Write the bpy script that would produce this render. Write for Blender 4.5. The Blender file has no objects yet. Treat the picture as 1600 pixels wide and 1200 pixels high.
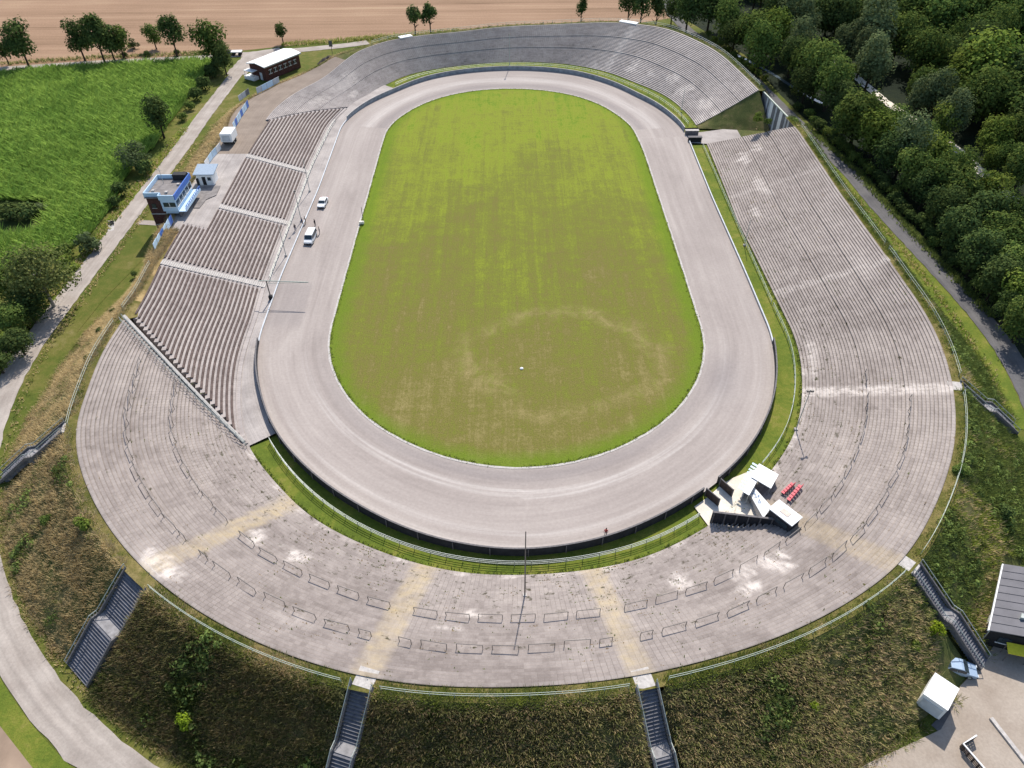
import bpy, bmesh, math, random
import numpy as np
from mathutils import Vector, Matrix, noise as mnoise
rnd = random.Random(7); rng = np.random.default_rng(11)
SC = bpy.context.scene; COL = SC.collection
PI = math.pi

# ---------------------------------------------------------------- camera model (drone, 85 m up)
H, F, PIT, YAW, ROLL, CX = 85.0, 1120.0, .7427, -.0057, -.0055, -1.379
def at(px, py, z=0.0):
    """world point at height z seen at pixel (px,py) of the 1600x1200 photograph"""
    a, b = px-800, py-600
    c, s = math.cos(-ROLL), math.sin(-ROLL); a, b = c*a-s*b, s*a+c*b
    xr, up = a/F, -b/F
    y = math.cos(PIT)+up*math.sin(PIT); zz = -math.sin(PIT)+up*math.cos(PIT)
    c, s = math.cos(YAW), math.sin(YAW); x, y = c*xr-s*y, s*xr+c*y
    k = (z-H)/zz
    return Vector((CX+k*x, k*y, z))
# ---------------------------------------------------------------- oval coordinates: station s (m at r=50), offset r
Y1, Y2, R0 = 108.75, 197.8, 50.0
BE = PI*R0; ST = Y2-Y1; PER = 2*BE+2*ST
def SR(x, y):
    if y < Y1: return (math.atan2(x, Y1-y)*R0) % PER, math.hypot(x, y-Y1)
    if y <= Y2:
        return (BE/2+y-Y1, x) if x > 0 else (BE*1.5+ST+(Y2-y), -x)
    return BE/2+ST+math.atan2(y-Y2, x)*R0, math.hypot(x, y-Y2)
def P(s, r, z=0.0):
    s %= PER
    if s > PER-BE/2: s -= PER
    if s < BE/2:
        t = s/R0; return Vector((r*math.sin(t), Y1-r*math.cos(t), z))
    if s < BE/2+ST: return Vector((r, Y1+s-BE/2, z))
    if s < BE*1.5+ST:
        t = (s-BE/2-ST)/R0; return Vector((r*math.cos(t), Y2+r*math.sin(t), z))
    return Vector((-r, Y2-(s-BE*1.5-ST), z))
def contour(pairs, sig=5.0):
    """periodic smoothed r(s)"""
    pairs = sorted((s % PER, r) for s, r in pairs)
    xs = np.array([p[0] for p in pairs]); ys = np.array([p[1] for p in pairs])
    xs = np.concatenate([xs-PER, xs, xs+PER]); ys = np.tile(ys, 3)
    N = 984; g = np.arange(N)*PER/N; v = np.interp(g, xs, ys)
    k = np.fft.fftfreq(N, PER/N); v = np.fft.ifft(np.fft.fft(v)*np.exp(-2*(PI*k*sig)**2)).real
    v3 = np.concatenate([v, v[:1]]); g3 = np.concatenate([g, [PER]])
    return lambda s: float(np.interp(s % PER, g3, v3))
r_lawn = contour([(0,35.6),(30,35.3),(60,35.4),(97,35.7),(157,35.8),(186,33.6),(214,33.8),(245,33.5),(276,34.4),(301,34.5),(326,35.9),(375,35.7),(411,35.5),(437,34.9),(467,34.8)])
r_wall = contour([(0,51.52),(12,50.92),(20,50.02),(29,49.32),(39,48.92),(49,48.32),(66,47.62),(95,48.00),(128,48.00),(166,48.70),(178,47.20),(197,46.00),(224,49.20),(245,49.00),(273,48.80),(290,46.90),(320,48.50),(358,47.90),(398,48.50),(419,47.90),(435,47.52),(445,48.12),(456,48.52),(468,49.32),(475,50.22),(482,50.92)], 3)
r_in = contour([(1,54.8),(9,54.9),(15,55.1),(25,54.3),(41,53.5),(50,53.4),(62,52.5),(81,52.3),(105,52.1),(116,51.8),(131,52.5),(159,53.5),(171,53),(182,53.4),(194,54.5),(205,54.3),(216,56.8),(228,58),(245,57.3),(261,56.5),(277,57),(285,55),(295,52.6),(314,51.8),(346,52.6),(372,51.9),(399,51.2),(412,50),(418,49.9),(432,50.9),(444,52.9),(455,53.2),(462,54.1),(471,54.3),(485,55)], 3)
r_rim = contour([(0,73.5),(8,73.5),(14,73.6),(19,74),(34,75.2),(40,74.6),(45,74.2),(50,74.1),(58,73.6),(69,73.1),(77,72.8),(88,73),(116,72.9),(150,73.8),(174,71.3),(186,73),(198.5,76.6),(211,81.5),(218,79.2),(230,74.5),(245,70.4),(259,66.4),(278,69),(290,66),(298,65),(314,67.3),(326,68.3),(352,67.8),(380,67.2),(383.5,67.2),(385.6,71.2),(388,71.2),(401,71),(412,70.2),(419,70.2),(432,72.5),(435,73.8),(440,74.7),(457,74.8),(480,74.4)], 2.5)
def lerp(a, b, t): return a+(b-a)*t
def sstep(a, b, x):
    t = min(1, max(0, (x-a)/(b-a))); return t*t*(3-2*t)
def z_rim(s):
    s %= PER
    z = 8.0+1.5*sstep(178, 198, s)*(1-sstep(218, 240, s))
    z -= 3.2*sstep(286, 304, s)*(1-sstep(384, 386, s))+1.35*sstep(384, 386, s)*(1-sstep(408, 428, s))
    return z
_plate = contour([(280,72.5),(294.6,70.5),(307,75.2),(315,77.4),(320,78.8),(332,77),(348,76.8),(358,76.5),(372,76.5),(383,74.6),(395,73.6),(410,72.5)], 2)
def r_flat(s):                                             # outer edge of the flat top of the bank
    s %= PER
    a = r_rim(s)+1.7
    w = sstep(283, 294, s)*(1-sstep(394, 404, s))
    return lerp(a, _plate(s)+.8, w)
r_toe = contour([(0,86),(20,87),(34,88),(50,87),(62,85.8),(80,82.5),(110,81.5),(150,81),(174,79),(200,85),(211,91),(220,90),(245,80),(262,77),(280,80),(292,80),(300,84.5),(315,86),(330,85.5),(345,85),(356,83),(364,80),(370,77),(376,76),(384,75.6),(397,75),(402,78),(410,81),(417,81.5),(426,83.5),(435,87),(445,87.5),(457,87),(470,86)], 4)

# ---------------------------------------------------------------- helpers
def S(h):                                                   # '#rrggbb' sRGB -> linear
    o = []
    for i in (1, 3, 5):
        c = int(h[i:i+2], 16)/255; o.append(c/12.92 if c <= .04045 else ((c+.055)/1.055)**2.4)
    return (*o, 1.0)
def tag(o, label=None, cat=None, group=None, kind=None):
    if label: o['label'] = label
    if cat: o['category'] = cat
    if group: o['group'] = group
    if kind: o['kind'] = kind
    return o
def link(o, parent=None):
    COL.objects.link(o)
    if parent: o.parent = parent
    return o
def thing(name, label, cat, loc=(0,0,0), rz=0.0, group=None):
    o = bpy.data.objects.new(name, None); o.empty_display_size = .3
    o.location = loc; o.rotation_euler = (0, 0, rz); link(o)
    return tag(o, label, cat, group)
def clone(o, parent=None):
    c = o.copy(); link(c, parent)
    for ch in list(o.children): clone(ch, c)
    return c
def mesh_obj(name, verts, faces, mat, parent=None, uvs=None, smooth=False, attr=None):
    me = bpy.data.meshes.new(name); me.from_pydata([tuple(v) for v in verts], [], faces)
    me.materials.append(mat)
    if uvs is not None:                                     # per-vertex uv
        l = me.uv_layers.new(name='UVMap'); idx = np.empty(len(me.loops), 'i'); me.loops.foreach_get('vertex_index', idx)
        l.data.foreach_set('uv', np.asarray(uvs, 'f')[idx].ravel())
    if attr is not None:
        a = me.color_attributes.new('tint', 'FLOAT_COLOR', 'POINT'); a.data.foreach_set('color', np.asarray(attr, 'f').ravel())
    if smooth: me.polygons.foreach_set('use_smooth', [True]*len(me.polygons))
    me.update(); o = bpy.data.objects.new(name, me); return link(o, parent)
def np_quads(name, V, n, mat, colors=None, parent=None):
    """V: (N*n,3) array, faces of n consecutive verts"""
    N = len(V)//n; me = bpy.data.meshes.new(name)
    me.vertices.add(len(V)); me.vertices.foreach_set('co', V.astype('f').ravel())
    me.loops.add(len(V)); me.loops.foreach_set('vertex_index', np.arange(len(V), dtype='i'))
    me.polygons.add(N); me.polygons.foreach_set('loop_start', np.arange(0, len(V), n, dtype='i'))
    me.materials.append(mat)
    if colors is not None:
        a = me.color_attributes.new('tint', 'FLOAT_COLOR', 'POINT'); c = np.ones((len(V), 4), 'f'); c[:, :3] = np.repeat(colors, n, 0)
        a.data.foreach_set('color', c.ravel())
    me.update(calc_edges=True); me.validate()
    o = bpy.data.objects.new(name, me); return link(o, parent)
class MB:
    def __init__(s): s.v = []; s.f = []
    def add(s, vs, fs):
        b = len(s.v); s.v += [Vector(v) for v in vs]; s.f += [tuple(b+i for i in f) for f in fs]; return s
    def box(s, c, d, rz=0, M=None):
        x, y, z = d[0]/2, d[1]/2, d[2]/2; R = Matrix.Rotation(rz, 3, 'Z')
        vs = [Vector(c)+R@Vector((i*x, j*y, k*z)) for k in (-1, 1) for i, j in ((-1,-1),(1,-1),(1,1),(-1,1))]
        return s.add(vs, [(3,2,1,0),(4,5,6,7),(0,1,5,4),(1,2,6,5),(2,3,7,6),(3,0,4,7)])
    def loft(s, rings, closed=True, cap=True):
        n = len(rings[0]); vs = [p for r in rings for p in r]; fs = []
        for i in range(len(rings)-1):
            for j in range(n if closed else n-1):
                k = (j+1) % n; fs.append((i*n+j, i*n+k, (i+1)*n+k, (i+1)*n+j))
        if cap and closed: fs += [tuple(range(n))[::-1], tuple((len(rings)-1)*n+j for j in range(n))]
        return s.add(vs, fs)
    def prism(s, poly, z0, z1):
        return s.loft([[Vector((p[0], p[1], z0)) for p in poly], [Vector((p[0], p[1], z1)) for p in poly]])
    def tube(s, pts, r, n=6, r2=None):
        pts = [Vector(p) for p in pts]; rings = []
        for i, p in enumerate(pts):
            d = (pts[min(i+1, len(pts)-1)]-pts[max(i-1, 0)]).normalized()
            a = d.cross(Vector((0,0,1)) if abs(d.z) < .95 else Vector((1,0,0))).normalized(); b = d.cross(a)
            rr = lerp(r, r2 if r2 is not None else r, i/max(1, len(pts)-1))
            rings.append([p+(a*math.cos(2*PI*k/n)+b*math.sin(2*PI*k/n))*rr for k in range(n)])
        return s.loft(rings)
    def sweep(s, pts, w, h):                                # flat-section bar following pts, top at pts + h/2
        pts = [Vector(p) for p in pts]; rings = []
        for i, p in enumerate(pts):
            d = (pts[min(i+1, len(pts)-1)]-pts[max(i-1, 0)]); d.z = 0; d.normalize(); a = Vector((-d.y, d.x, 0))*w/2; u = Vector((0,0,h/2))
            rings.append([p+a-u, p-a-u, p-a+u, p+a+u])
        return s.loft(rings)
    def build(s, name, mat, parent=None, smooth=False, bevel=0):
        o = mesh_obj(name, s.v, s.f, mat, parent, smooth=smooth)
        bm = bmesh.new(); bm.from_mesh(o.data); bmesh.ops.recalc_face_normals(bm, faces=bm.faces)
        if bevel: bmesh.ops.bevel(bm, geom=bm.edges[:], offset=bevel, segments=1, affect='EDGES')
        bm.to_mesh(o.data); bm.free(); return o

# ---------------------------------------------------------------- materials
class NB:
    def __init__(s, name, rough=.92, spec=.15):
        s.m = bpy.data.materials.new(name); s.m.use_nodes = True; s.nt = s.m.node_tree; s.N = s.nt.nodes; s.L = s.nt.links
        s.b = s.N['Principled BSDF']; s.b.inputs['Roughness'].default_value = rough; s.b.inputs['Specular IOR Level'].default_value = spec
        s.tc = s.N.new('ShaderNodeTexCoord')
    def _in(s, sock, v):
        if hasattr(v, 'is_linked') or hasattr(v, 'node'): s.L.new(v, sock)
        elif v is not None:
            if hasattr(sock.default_value, '__len__') and not hasattr(v, '__len__'): v = (v, v, v, 1)[:len(sock.default_value)]
            sock.default_value = v
    def coord(s, kind='Object', scale=(1,1,1), loc=(0,0,0), rot=(0,0,0)):
        m = s.N.new('ShaderNodeMapping'); s.L.new(s.tc.outputs[kind], m.inputs['Vector'])
        m.inputs['Scale'].default_value = scale; m.inputs['Location'].default_value = loc; m.inputs['Rotation'].default_value = rot; return m.outputs[0]
    def noise(s, scale, detail=3, vec=None, rough=.55, dist=0):
        n = s.N.new('ShaderNodeTexNoise'); s.L.new(vec or s.tc.outputs['Object'], n.inputs['Vector'])
        n.inputs['Scale'].default_value = scale; n.inputs['Detail'].default_value = detail; n.inputs['Roughness'].default_value = rough; n.inputs['Distortion'].default_value = dist
        return n.outputs['Fac']
    def white(s, vec, snap=None):
        if snap:
            f = s.N.new('ShaderNodeVectorMath'); f.operation = 'FLOOR'; s.L.new(vec, f.inputs[0]); vec = f.outputs[0]
        n = s.N.new('ShaderNodeTexWhiteNoise'); n.noise_dimensions = '3D'; s.L.new(vec, n.inputs['Vector']); return n.outputs['Value']
    def ramp(s, fac, stops, interp='LINEAR'):
        n = s.N.new('ShaderNodeValToRGB'); s.L.new(fac, n.inputs['Fac']); e = n.color_ramp.elements; n.color_ramp.interpolation = interp
        while len(e) < len(stops): e.new(.5)
        for i, (p, c) in enumerate(stops):
            e[i].position = p; e[i].color = c if hasattr(c, '__len__') else (c, c, c, 1)
        return n.outputs['Color']
    def mix(s, fac, a, b, blend='MIX'):
        n = s.N.new('ShaderNodeMix'); n.data_type = 'RGBA'; n.blend_type = blend
        s._in(n.inputs[0], fac); s._in(n.inputs[6], a); s._in(n.inputs[7], b); return n.outputs[2]
    def math(s, op, a, b=0.0, clamp=False):
        n = s.N.new('ShaderNodeMath'); n.operation = op; n.use_clamp = clamp; s._in(n.inputs[0], a); s._in(n.inputs[1], b); return n.outputs[0]
    def attr(s, name='tint'):
        n = s.N.new('ShaderNodeVertexColor'); n.layer_name = name; return n.outputs['Color']
    def sep(s, c):
        n = s.N.new('ShaderNodeSeparateColor'); s.L.new(c, n.inputs[0]); return n.outputs
    def bump(s, h, strength=.4, dist=.1):
        n = s.N.new('ShaderNodeBump'); s.L.new(h, n.inputs['Height']); n.inputs['Strength'].default_value = strength; n.inputs['Distance'].default_value = dist
        s.L.new(n.outputs[0], s.b.inputs['Normal'])
    def done(s, color): s._in(s.b.inputs['Base Color'], color); return s.m
def plain(name, col, rough=.6, spec=.3, metal=0, var=.12, scale=3.0):
    n = NB(name, rough, spec); n.b.inputs['Metallic'].default_value = metal
    c = S(col) if isinstance(col, str) else (*col, 1)
    d = tuple(x*(1-var) for x in c[:3])+(1,); e = tuple(min(1, x*(1+var)) for x in c[:3])+(1,)
    return n.done(n.ramp(n.noise(scale, 4), [(.3, d), (.7, e)]))

# --- ground materials
def mk_grass(name, cols, s1=.06, s2=.5, streak=None, bumpy=.5):
    n = NB(name, .95, .1)
    a = n.noise(s1, 5, rough=.6, dist=.4); b = n.noise(s2, 4, rough=.7); f = n.noise(5, 3, rough=.8)
    x = n.math('ADD', n.math('MULTIPLY', a, .62), n.math('MULTIPLY', b, .38))
    c = n.ramp(x, [(.34, cols[0]), (.47, cols[1]), (.56, cols[2]), (.66, cols[3])])
    c = n.mix(.55, c, n.ramp(f, [(.3, .45), (.75, 1.35)]), 'MULTIPLY')
    n.bump(f, bumpy, .15); return n.done(c)
G1 = (.070,.100,.016,1); G2 = (.115,.130,.022,1); G3 = (.165,.155,.040,1); G4 = (.260,.215,.090,1)
M_ground = mk_grass('mat_ground_grass', [(.06,.09,.016,1), (.10,.12,.022,1), (.145,.14,.035,1), (.22,.19,.075,1)])
M_verge = mk_grass('mat_verge_grass', [(.085,.12,.018,1), (.115,.155,.022,1), (.165,.185,.03,1), (.23,.21,.055,1)], .15, 1.2)
M_dry = mk_grass('mat_dry_bank', [(.12,.12,.035,1), (.26,.195,.085,1), (.40,.29,.14,1), (.50,.38,.20,1)], .12, .8)
M_bank = mk_grass('mat_bank_soil', [(.06,.08,.025,1), (.10,.11,.035,1), (.16,.14,.06,1), (.26,.21,.10,1)], .1, .6)
M_forest = mk_grass('mat_forest_floor', [(.008,.014,.007,1), (.012,.02,.010,1), (.02,.028,.012,1), (.035,.038,.018,1)], .08, .5)  # near-black: shade between the trees is put into the floor colour
def mk_lawn():
    n = NB('mat_infield', .95, .1)
    a = n.noise(.045, 6, rough=.62, dist=.6); b = n.noise(.33, 5, rough=.7); f = n.noise(4.5, 3, rough=.8)
    st = n.noise(1, 3, n.coord('Object', (.55,.012,1)))                     # mowing streaks along the axis
    st2 = n.noise(1, 4, n.coord('Object', (.09,1.1,1), rot=(0,0,.12)))
    sy = n.N.new('ShaderNodeSeparateXYZ'); n.L.new(n.tc.outputs['Object'], sy.inputs[0])
    yy = n.math('MULTIPLY', n.math('SUBTRACT', 160.0, sy.outputs['Y']), .0012)   # the near end has burnt drier
    x = n.math('ADD', n.math('MULTIPLY', a, .22), n.math('MULTIPLY', b, .20))
    x = n.math('ADD', x, n.math('MULTIPLY', st, .17)); x = n.math('ADD', x, n.math('MULTIPLY', st2, .06)); x = n.math('ADD', x, n.math('MULTIPLY', n.math('SUBTRACT', n.noise(1.6, 6, rough=.85), .5), .30)); x = n.math('ADD', x, n.math('MULTIPLY', n.math('SUBTRACT', n.noise(1, 4, n.coord('Object', (2.2,.10,1)), .7), .5), .14)); x = n.math('ADD', x, .163); x = n.math('ADD', x, yy)
    c = n.ramp(x, [(.36, (.130,.205,.016,1)), (.42, (.215,.250,.026,1)), (.50, (.158,.172,.028,1)), (.575, (.160,.143,.038,1)), (.70, (.29,.235,.10,1))])
    # worn ring of turning bikes near the south end
    d = n.N.new('ShaderNodeVectorMath'); d.operation = 'DISTANCE'
    cc = at(880, 560); sc = n.coord('Object', (1, 1.25, 0)); n.L.new(sc, d.inputs[0]); d.inputs[1].default_value = (cc.x, cc.y*1.25, 0)
    ring = n.math('ABSOLUTE', n.math('SUBTRACT', d.outputs['Value'], n.math('ADD', 10.5, n.math('MULTIPLY', n.noise(.09, 4), 14.0))))
    ring = n.math('SUBTRACT', 1.0, n.math('MULTIPLY', ring, .30), True)
    ring = n.math('MULTIPLY', ring, n.ramp(n.noise(.22, 6, rough=.8, dist=1.0), [(.42, .05), (.66, 1)]))
    c = n.mix(n.math('MULTIPLY', ring, .6), c, (.33,.26,.12,1))
    uv = n.N.new('ShaderNodeSeparateXYZ'); n.L.new(n.tc.outputs['UV'], uv.inputs[0])
    e = n.math('ADD', uv.outputs['Y'], n.math('MULTIPLY', n.noise(.3, 3), 3.0))
    c = n.mix(n.ramp(n.math('MULTIPLY', e, .025), [(.82, 0), (.89, .75)]), c, (.12,.19,.012,1))
    c = n.mix(.6, c, n.ramp(f, [(.28, .45), (.75, 1.4)]), 'MULTIPLY'); n.bump(f, .5, .12)
    return n.done(c)
M_lawn = mk_lawn()
def mk_track():
    n = NB('mat_track', .85, .2)
    st = n.noise(1, 5, n.coord('UV', (.018, 14, 1)), .62); st2 = n.noise(1, 4, n.coord('UV', (.05, 38, 1)), .7); big = n.noise(.045, 4); f = n.noise(2.2, 5, rough=.7)
    damp = n.noise(1, 5, n.coord('UV', (.03, 2.2, 1), rot=(0,0,.012)), .65, .8); skid = n.noise(1, 4, n.coord('UV', (.012, 9, 1), rot=(0,0,.02)), .6, 1.2)
    x = n.math('ADD', n.math('MULTIPLY', st, .16), n.math('MULTIPLY', st2, .08)); x = n.math('ADD', x, n.math('MULTIPLY', big, .22)); x = n.math('ADD', x, n.math('MULTIPLY', damp, .36)); x = n.math('ADD', x, n.math('MULTIPLY', skid, .20))
    c = n.ramp(x, [(.31, (.225,.190,.172,1)), (.5, (.322,.278,.252,1)), (.66, (.41,.36,.325,1))])
    t = n.sep(n.attr()); c = n.mix(n.math('MULTIPLY', t[0], n.ramp(st2, [(.35,.3),(.6,1)])), c, (.52,.475,.44,1)); c = n.mix(t[1], c, (.185,.163,.163,1))
    c = n.mix(.5, c, n.ramp(f, [(.3, .8), (.7, 1.15)]), 'MULTIPLY'); n.bump(f, .15, .05); return n.done(c)
M_track = mk_track()
def mk_road(name, a, b, rut=True):
    n = NB(name, .9, .15); big = n.noise(.25, 5); f = n.noise(3, 4, rough=.7)
    c = n.ramp(big, [(.3, a), (.7, b)])
    st = n.noise(1, 4, n.coord('UV', (.03, 6, 1))); c = n.mix(.6, c, n.ramp(st, [(.3, .7), (.7, 1.2)]), 'MULTIPLY')
    c = n.mix(.5, c, n.ramp(f, [(.3, .75), (.7, 1.2)]), 'MULTIPLY'); n.bump(f, .2, .05); return n.done(c)
M_road = mk_road('mat_gravel_road', (.30,.258,.225,1), (.41,.362,.32,1))
M_yard = mk_road('mat_yard', (.31,.255,.205,1), (.41,.35,.29,1))
M_asph = mk_road('mat_forest_road', (.095,.092,.095,1), (.145,.138,.135,1))
M_sand = mk_road('mat_pale_sand', (.62,.55,.46,1), (.78,.72,.62,1))
M_plat = mk_road('mat_dirt_platform', (.215,.17,.135,1), (.285,.23,.185,1))
M_apron = mk_road('mat_apron', (.30,.268,.25,1), (.44,.398,.368,1))
M_field = None
def mk_field():
    n = NB('mat_stubble_field', .95, .1)
    w = n.noise(1, 4, n.coord('Object', (.006,.16,1), rot=(0,0,.06)), .6); w2 = n.noise(1, 5, n.coord('Object', (.02,.9,1), rot=(0,0,.06)), .7); b = n.noise(.03, 5); f = n.noise(1.6, 4, rough=.8)
    x = n.math('ADD', n.math('MULTIPLY', w, .45), n.math('ADD', n.math('MULTIPLY', w2, .35), n.math('MULTIPLY', b, .2)))
    c = n.ramp(x, [(.36, (.14,.085,.05,1)), (.43, (.25,.158,.098,1)), (.53, (.305,.195,.125,1)), (.64, (.375,.26,.165,1))])
    c = n.mix(.6, c, n.ramp(f, [(.3, .7), (.7, 1.25)]), 'MULTIPLY')
    n.bump(f, .5, .2); return n.done(c)
M_field = mk_field()
def mk_concrete(name, dark, mid, lite, joint=.5, wide=1.0):
    n = NB(name, .9, .15)
    uv = n.tc.outputs['UV']
    blk = n.white(n.coord('UV', (2.0, 1, 1)), True); blk4 = n.white(n.coord('UV', (.25, 1, 1)), True)
    big = n.noise(.07, 6, rough=.65, dist=.5); med = n.noise(.6, 4, rough=.7); f = n.noise(6, 3, rough=.8)
    x = n.math('ADD', n.math('MULTIPLY', big, .5), n.math('ADD', n.math('MULTIPLY', med, .25), n.math('ADD', n.math('MULTIPLY', blk, .06), n.math('MULTIPLY', blk4, .06))))
    c = n.ramp(x, [(.32, dark), (.44, mid), (.58, lite)])
    sx = n.N.new('ShaderNodeSeparateXYZ'); n.L.new(uv, sx.inputs[0])
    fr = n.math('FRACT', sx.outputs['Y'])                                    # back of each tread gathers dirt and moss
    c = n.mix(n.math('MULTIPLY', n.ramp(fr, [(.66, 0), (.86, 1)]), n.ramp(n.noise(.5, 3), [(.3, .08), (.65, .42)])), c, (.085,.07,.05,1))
    j = n.math('FRACT', n.math('MULTIPLY', sx.outputs['X'], 1/joint))
    jm = n.math('MULTIPLY', n.ramp(j, [(.0, 1), (.16, 0)]), n.ramp(n.noise(.07, 3), [(.42, .0), (.58, .62)]))
    c = n.mix(jm, c, (.10,.085,.07,1))
    t = n.sep(n.attr())
    c = n.mix(n.math('MULTIPLY', t[0], n.ramp(n.noise(1, 6, n.coord('UV', (1.5, .22, 1)), .75), [(.38, .05), (.56, 1)])), c, (.62,.56,.51,1))
    c = n.mix(n.math('MULTIPLY', t[1], n.ramp(med, [(.3, .45), (.62, 1)])), c, (.50,.395,.22,1))
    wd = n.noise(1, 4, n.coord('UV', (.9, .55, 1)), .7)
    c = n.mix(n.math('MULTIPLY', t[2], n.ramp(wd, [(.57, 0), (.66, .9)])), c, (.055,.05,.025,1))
    c = n.mix(.35, c, n.ramp(f, [(.3, .7), (.7, 1.25)]), 'MULTIPLY'); n.bump(f, .2, .04); return n.done(c)
M_terr = mk_concrete('mat_terrace', (.222,.188,.170,1), (.318,.275,.250,1), (.41,.358,.322,1))
M_terrf = mk_concrete('mat_far_terrace', (.275,.245,.232,1), (.385,.345,.325,1), (.49,.44,.41,1))  # brightened copy of the terrace concrete, offsetting the unlit risers by colour
M_seatst = mk_concrete('mat_seat_steps', (.275,.24,.225,1), (.365,.325,.305,1), (.46,.415,.385,1))
M_conc = plain('mat_concrete', (.45,.42,.39), .9, .15, var=.2)
M_cdark = plain('mat_dark_concrete', (.15,.14,.14), .9, .15, var=.25)
M_wall = plain('mat_wall_boards', (.20,.20,.21), .8, .2, var=.3, scale=.9)
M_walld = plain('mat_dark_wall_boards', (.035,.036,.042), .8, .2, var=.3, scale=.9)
M_rim = mk_grass('mat_rim_grass', [(.06,.075,.016,1), (.12,.115,.03,1), (.20,.16,.06,1), (.29,.23,.10,1)], .15, 1.1)
M_wallw = plain('mat_wall_pale', (.52,.54,.56), .8, .2, var=.15, scale=.9)
M_stair = plain('mat_stair_concrete', (.15,.15,.165), .85, .2, var=.25, scale=1.5)
M_galv = plain('mat_galvanised', (.40,.43,.40), .55, .4, .3, .15)
M_pale = plain('mat_pale_rail', (.40,.44,.37), .6, .3, .0, .15)
M_iron = plain('mat_dark_iron', (.17,.155,.145), .6, .3, .4, .2)
M_bench = plain('mat_bench_wood', (.115,.085,.075), .85, .15, 0, .35, 1.2)
M_white = plain('mat_white_paint', (.80,.80,.79), .5, .35, 0, .04)
M_brick = None
def mk_brick():
    n = NB('mat_dark_brick', .9, .15)
    b = n.N.new('ShaderNodeTexBrick'); n.L.new(n.coord('Object', (1,1,1), rot=(PI/2,0,0)), b.inputs['Vector'])
    b.inputs['Color1'].default_value = (.105,.040,.032,1); b.inputs['Color2'].default_value = (.07,.030,.027,1); b.inputs['Mortar'].default_value = (.15,.12,.10,1)
    b.inputs['Scale'].default_value = 3.2; b.inputs['Mortar Size'].default_value = .012
    return n.done(n.mix(.5, b.outputs['Color'], n.ramp(n.noise(.9, 4), [(.3, .7), (.7, 1.2)]), 'MULTIPLY'))
M_brick = mk_brick()
M_glass = plain('mat_window_glass', (.03,.045,.055), .12, .6, 0, .2)
M_blue = plain('mat_blue_paint', (.06,.16,.50), .5, .35, 0, .1)
M_lblue = plain('mat_pale_blue_paint', (.50,.66,.80), .5, .35, 0, .06)
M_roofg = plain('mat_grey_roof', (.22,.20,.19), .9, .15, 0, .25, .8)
M_blk = plain('mat_black', (.02,.02,.022), .7, .25, 0, .2)
M_red = plain('mat_faded_red', (.62,.13,.15), .6, .3, 0, .12)
M_yel = plain('mat_yellow', (.62,.55,.03), .6, .3, 0, .12)
M_dwood = plain('mat_dark_planks', (.075,.055,.045), .85, .15, 0, .35, 1.6)
M_soil = plain('mat_bare_soil', (.28,.205,.15), .95, .1, 0, .25, .25)
def mk_leaf(name, transl=.30, hue=.012):
    m = bpy.data.materials.new(name); m.use_nodes = True; nt = m.node_tree; N = nt.nodes; L = nt.links
    for x in list(N): N.remove(x)
    out = N.new('ShaderNodeOutputMaterial'); d = N.new('ShaderNodeBsdfDiffuse'); t = N.new('ShaderNodeBsdfTranslucent'); mx = N.new('ShaderNodeMixShader')
    a = N.new('ShaderNodeVertexColor'); a.layer_name = 'tint'; oi = N.new('ShaderNodeObjectInfo'); hs = N.new('ShaderNodeHueSaturation')
    L.new(a.outputs['Color'], hs.inputs['Color'])
    r1 = N.new('ShaderNodeMapRange'); L.new(oi.outputs['Random'], r1.inputs[0]); r1.inputs[3].default_value = .5-hue; r1.inputs[4].default_value = .5+hue*.7; L.new(r1.outputs[0], hs.inputs['Hue'])
    mu = N.new('ShaderNodeMath'); mu.operation = 'MULTIPLY'; L.new(oi.outputs['Random'], mu.inputs[0]); mu.inputs[1].default_value = 7.31
    fr = N.new('ShaderNodeMath'); fr.operation = 'FRACT'; L.new(mu.outputs[0], fr.inputs[0])
    r2 = N.new('ShaderNodeMapRange'); L.new(fr.outputs[0], r2.inputs[0]); r2.inputs[3].default_value = .75; r2.inputs[4].default_value = 1.25; L.new(r2.outputs[0], hs.inputs['Value'])
    L.new(hs.outputs[0], d.inputs['Color']); L.new(hs.outputs[0], t.inputs['Color']); mx.inputs[0].default_value = transl
    L.new(d.outputs[0], mx.inputs[1]); L.new(t.outputs[0], mx.inputs[2]); L.new(mx.outputs[0], out.inputs['Surface']); return m
M_leaf = mk_leaf('mat_leaves'); M_tuft = mk_leaf('mat_tufts', .45, 0.0)
M_bark = plain('mat_bark', (.055,.042,.032), .95, .1, 0, .3, 2.5)
M_bark2 = plain('mat_pale_bark', (.30,.29,.26), .9, .1, 0, .3, 2.5)

# ---------------------------------------------------------------- world, sun, camera
W = bpy.data.worlds.new('World'); SC.world = W; W.use_nodes = True
sky = W.node_tree.nodes.new('ShaderNodeTexSky'); sky.sky_type = 'NISHITA'; sky.sun_disc = False
EL, AZ = math.radians(46), math.radians(9)
sky.sun_elevation = EL; sky.sun_rotation = AZ
bg = W.node_tree.nodes['Background']; W.node_tree.links.new(sky.outputs[0], bg.inputs['Color']); bg.inputs['Strength'].default_value = .15
sun = bpy.data.lights.new('sun', 'SUN'); sun.energy = 4.8; sun.angle = math.radians(.5); sun.color = (1, .94, .86)
so = link(bpy.data.objects.new('sun', sun)); so.location = (20, 150, 200)
so.rotation_euler = (-Vector((math.sin(AZ)*math.cos(EL), math.cos(AZ)*math.cos(EL), math.sin(EL)))).to_track_quat('-Z', 'Y').to_euler()
cam = bpy.data.cameras.new('camera'); cam.sensor_width = 36; cam.lens = 36*F/1600; cam.clip_end = 6000; cam.clip_start = 1
co = link(bpy.data.objects.new('camera', cam))
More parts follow.
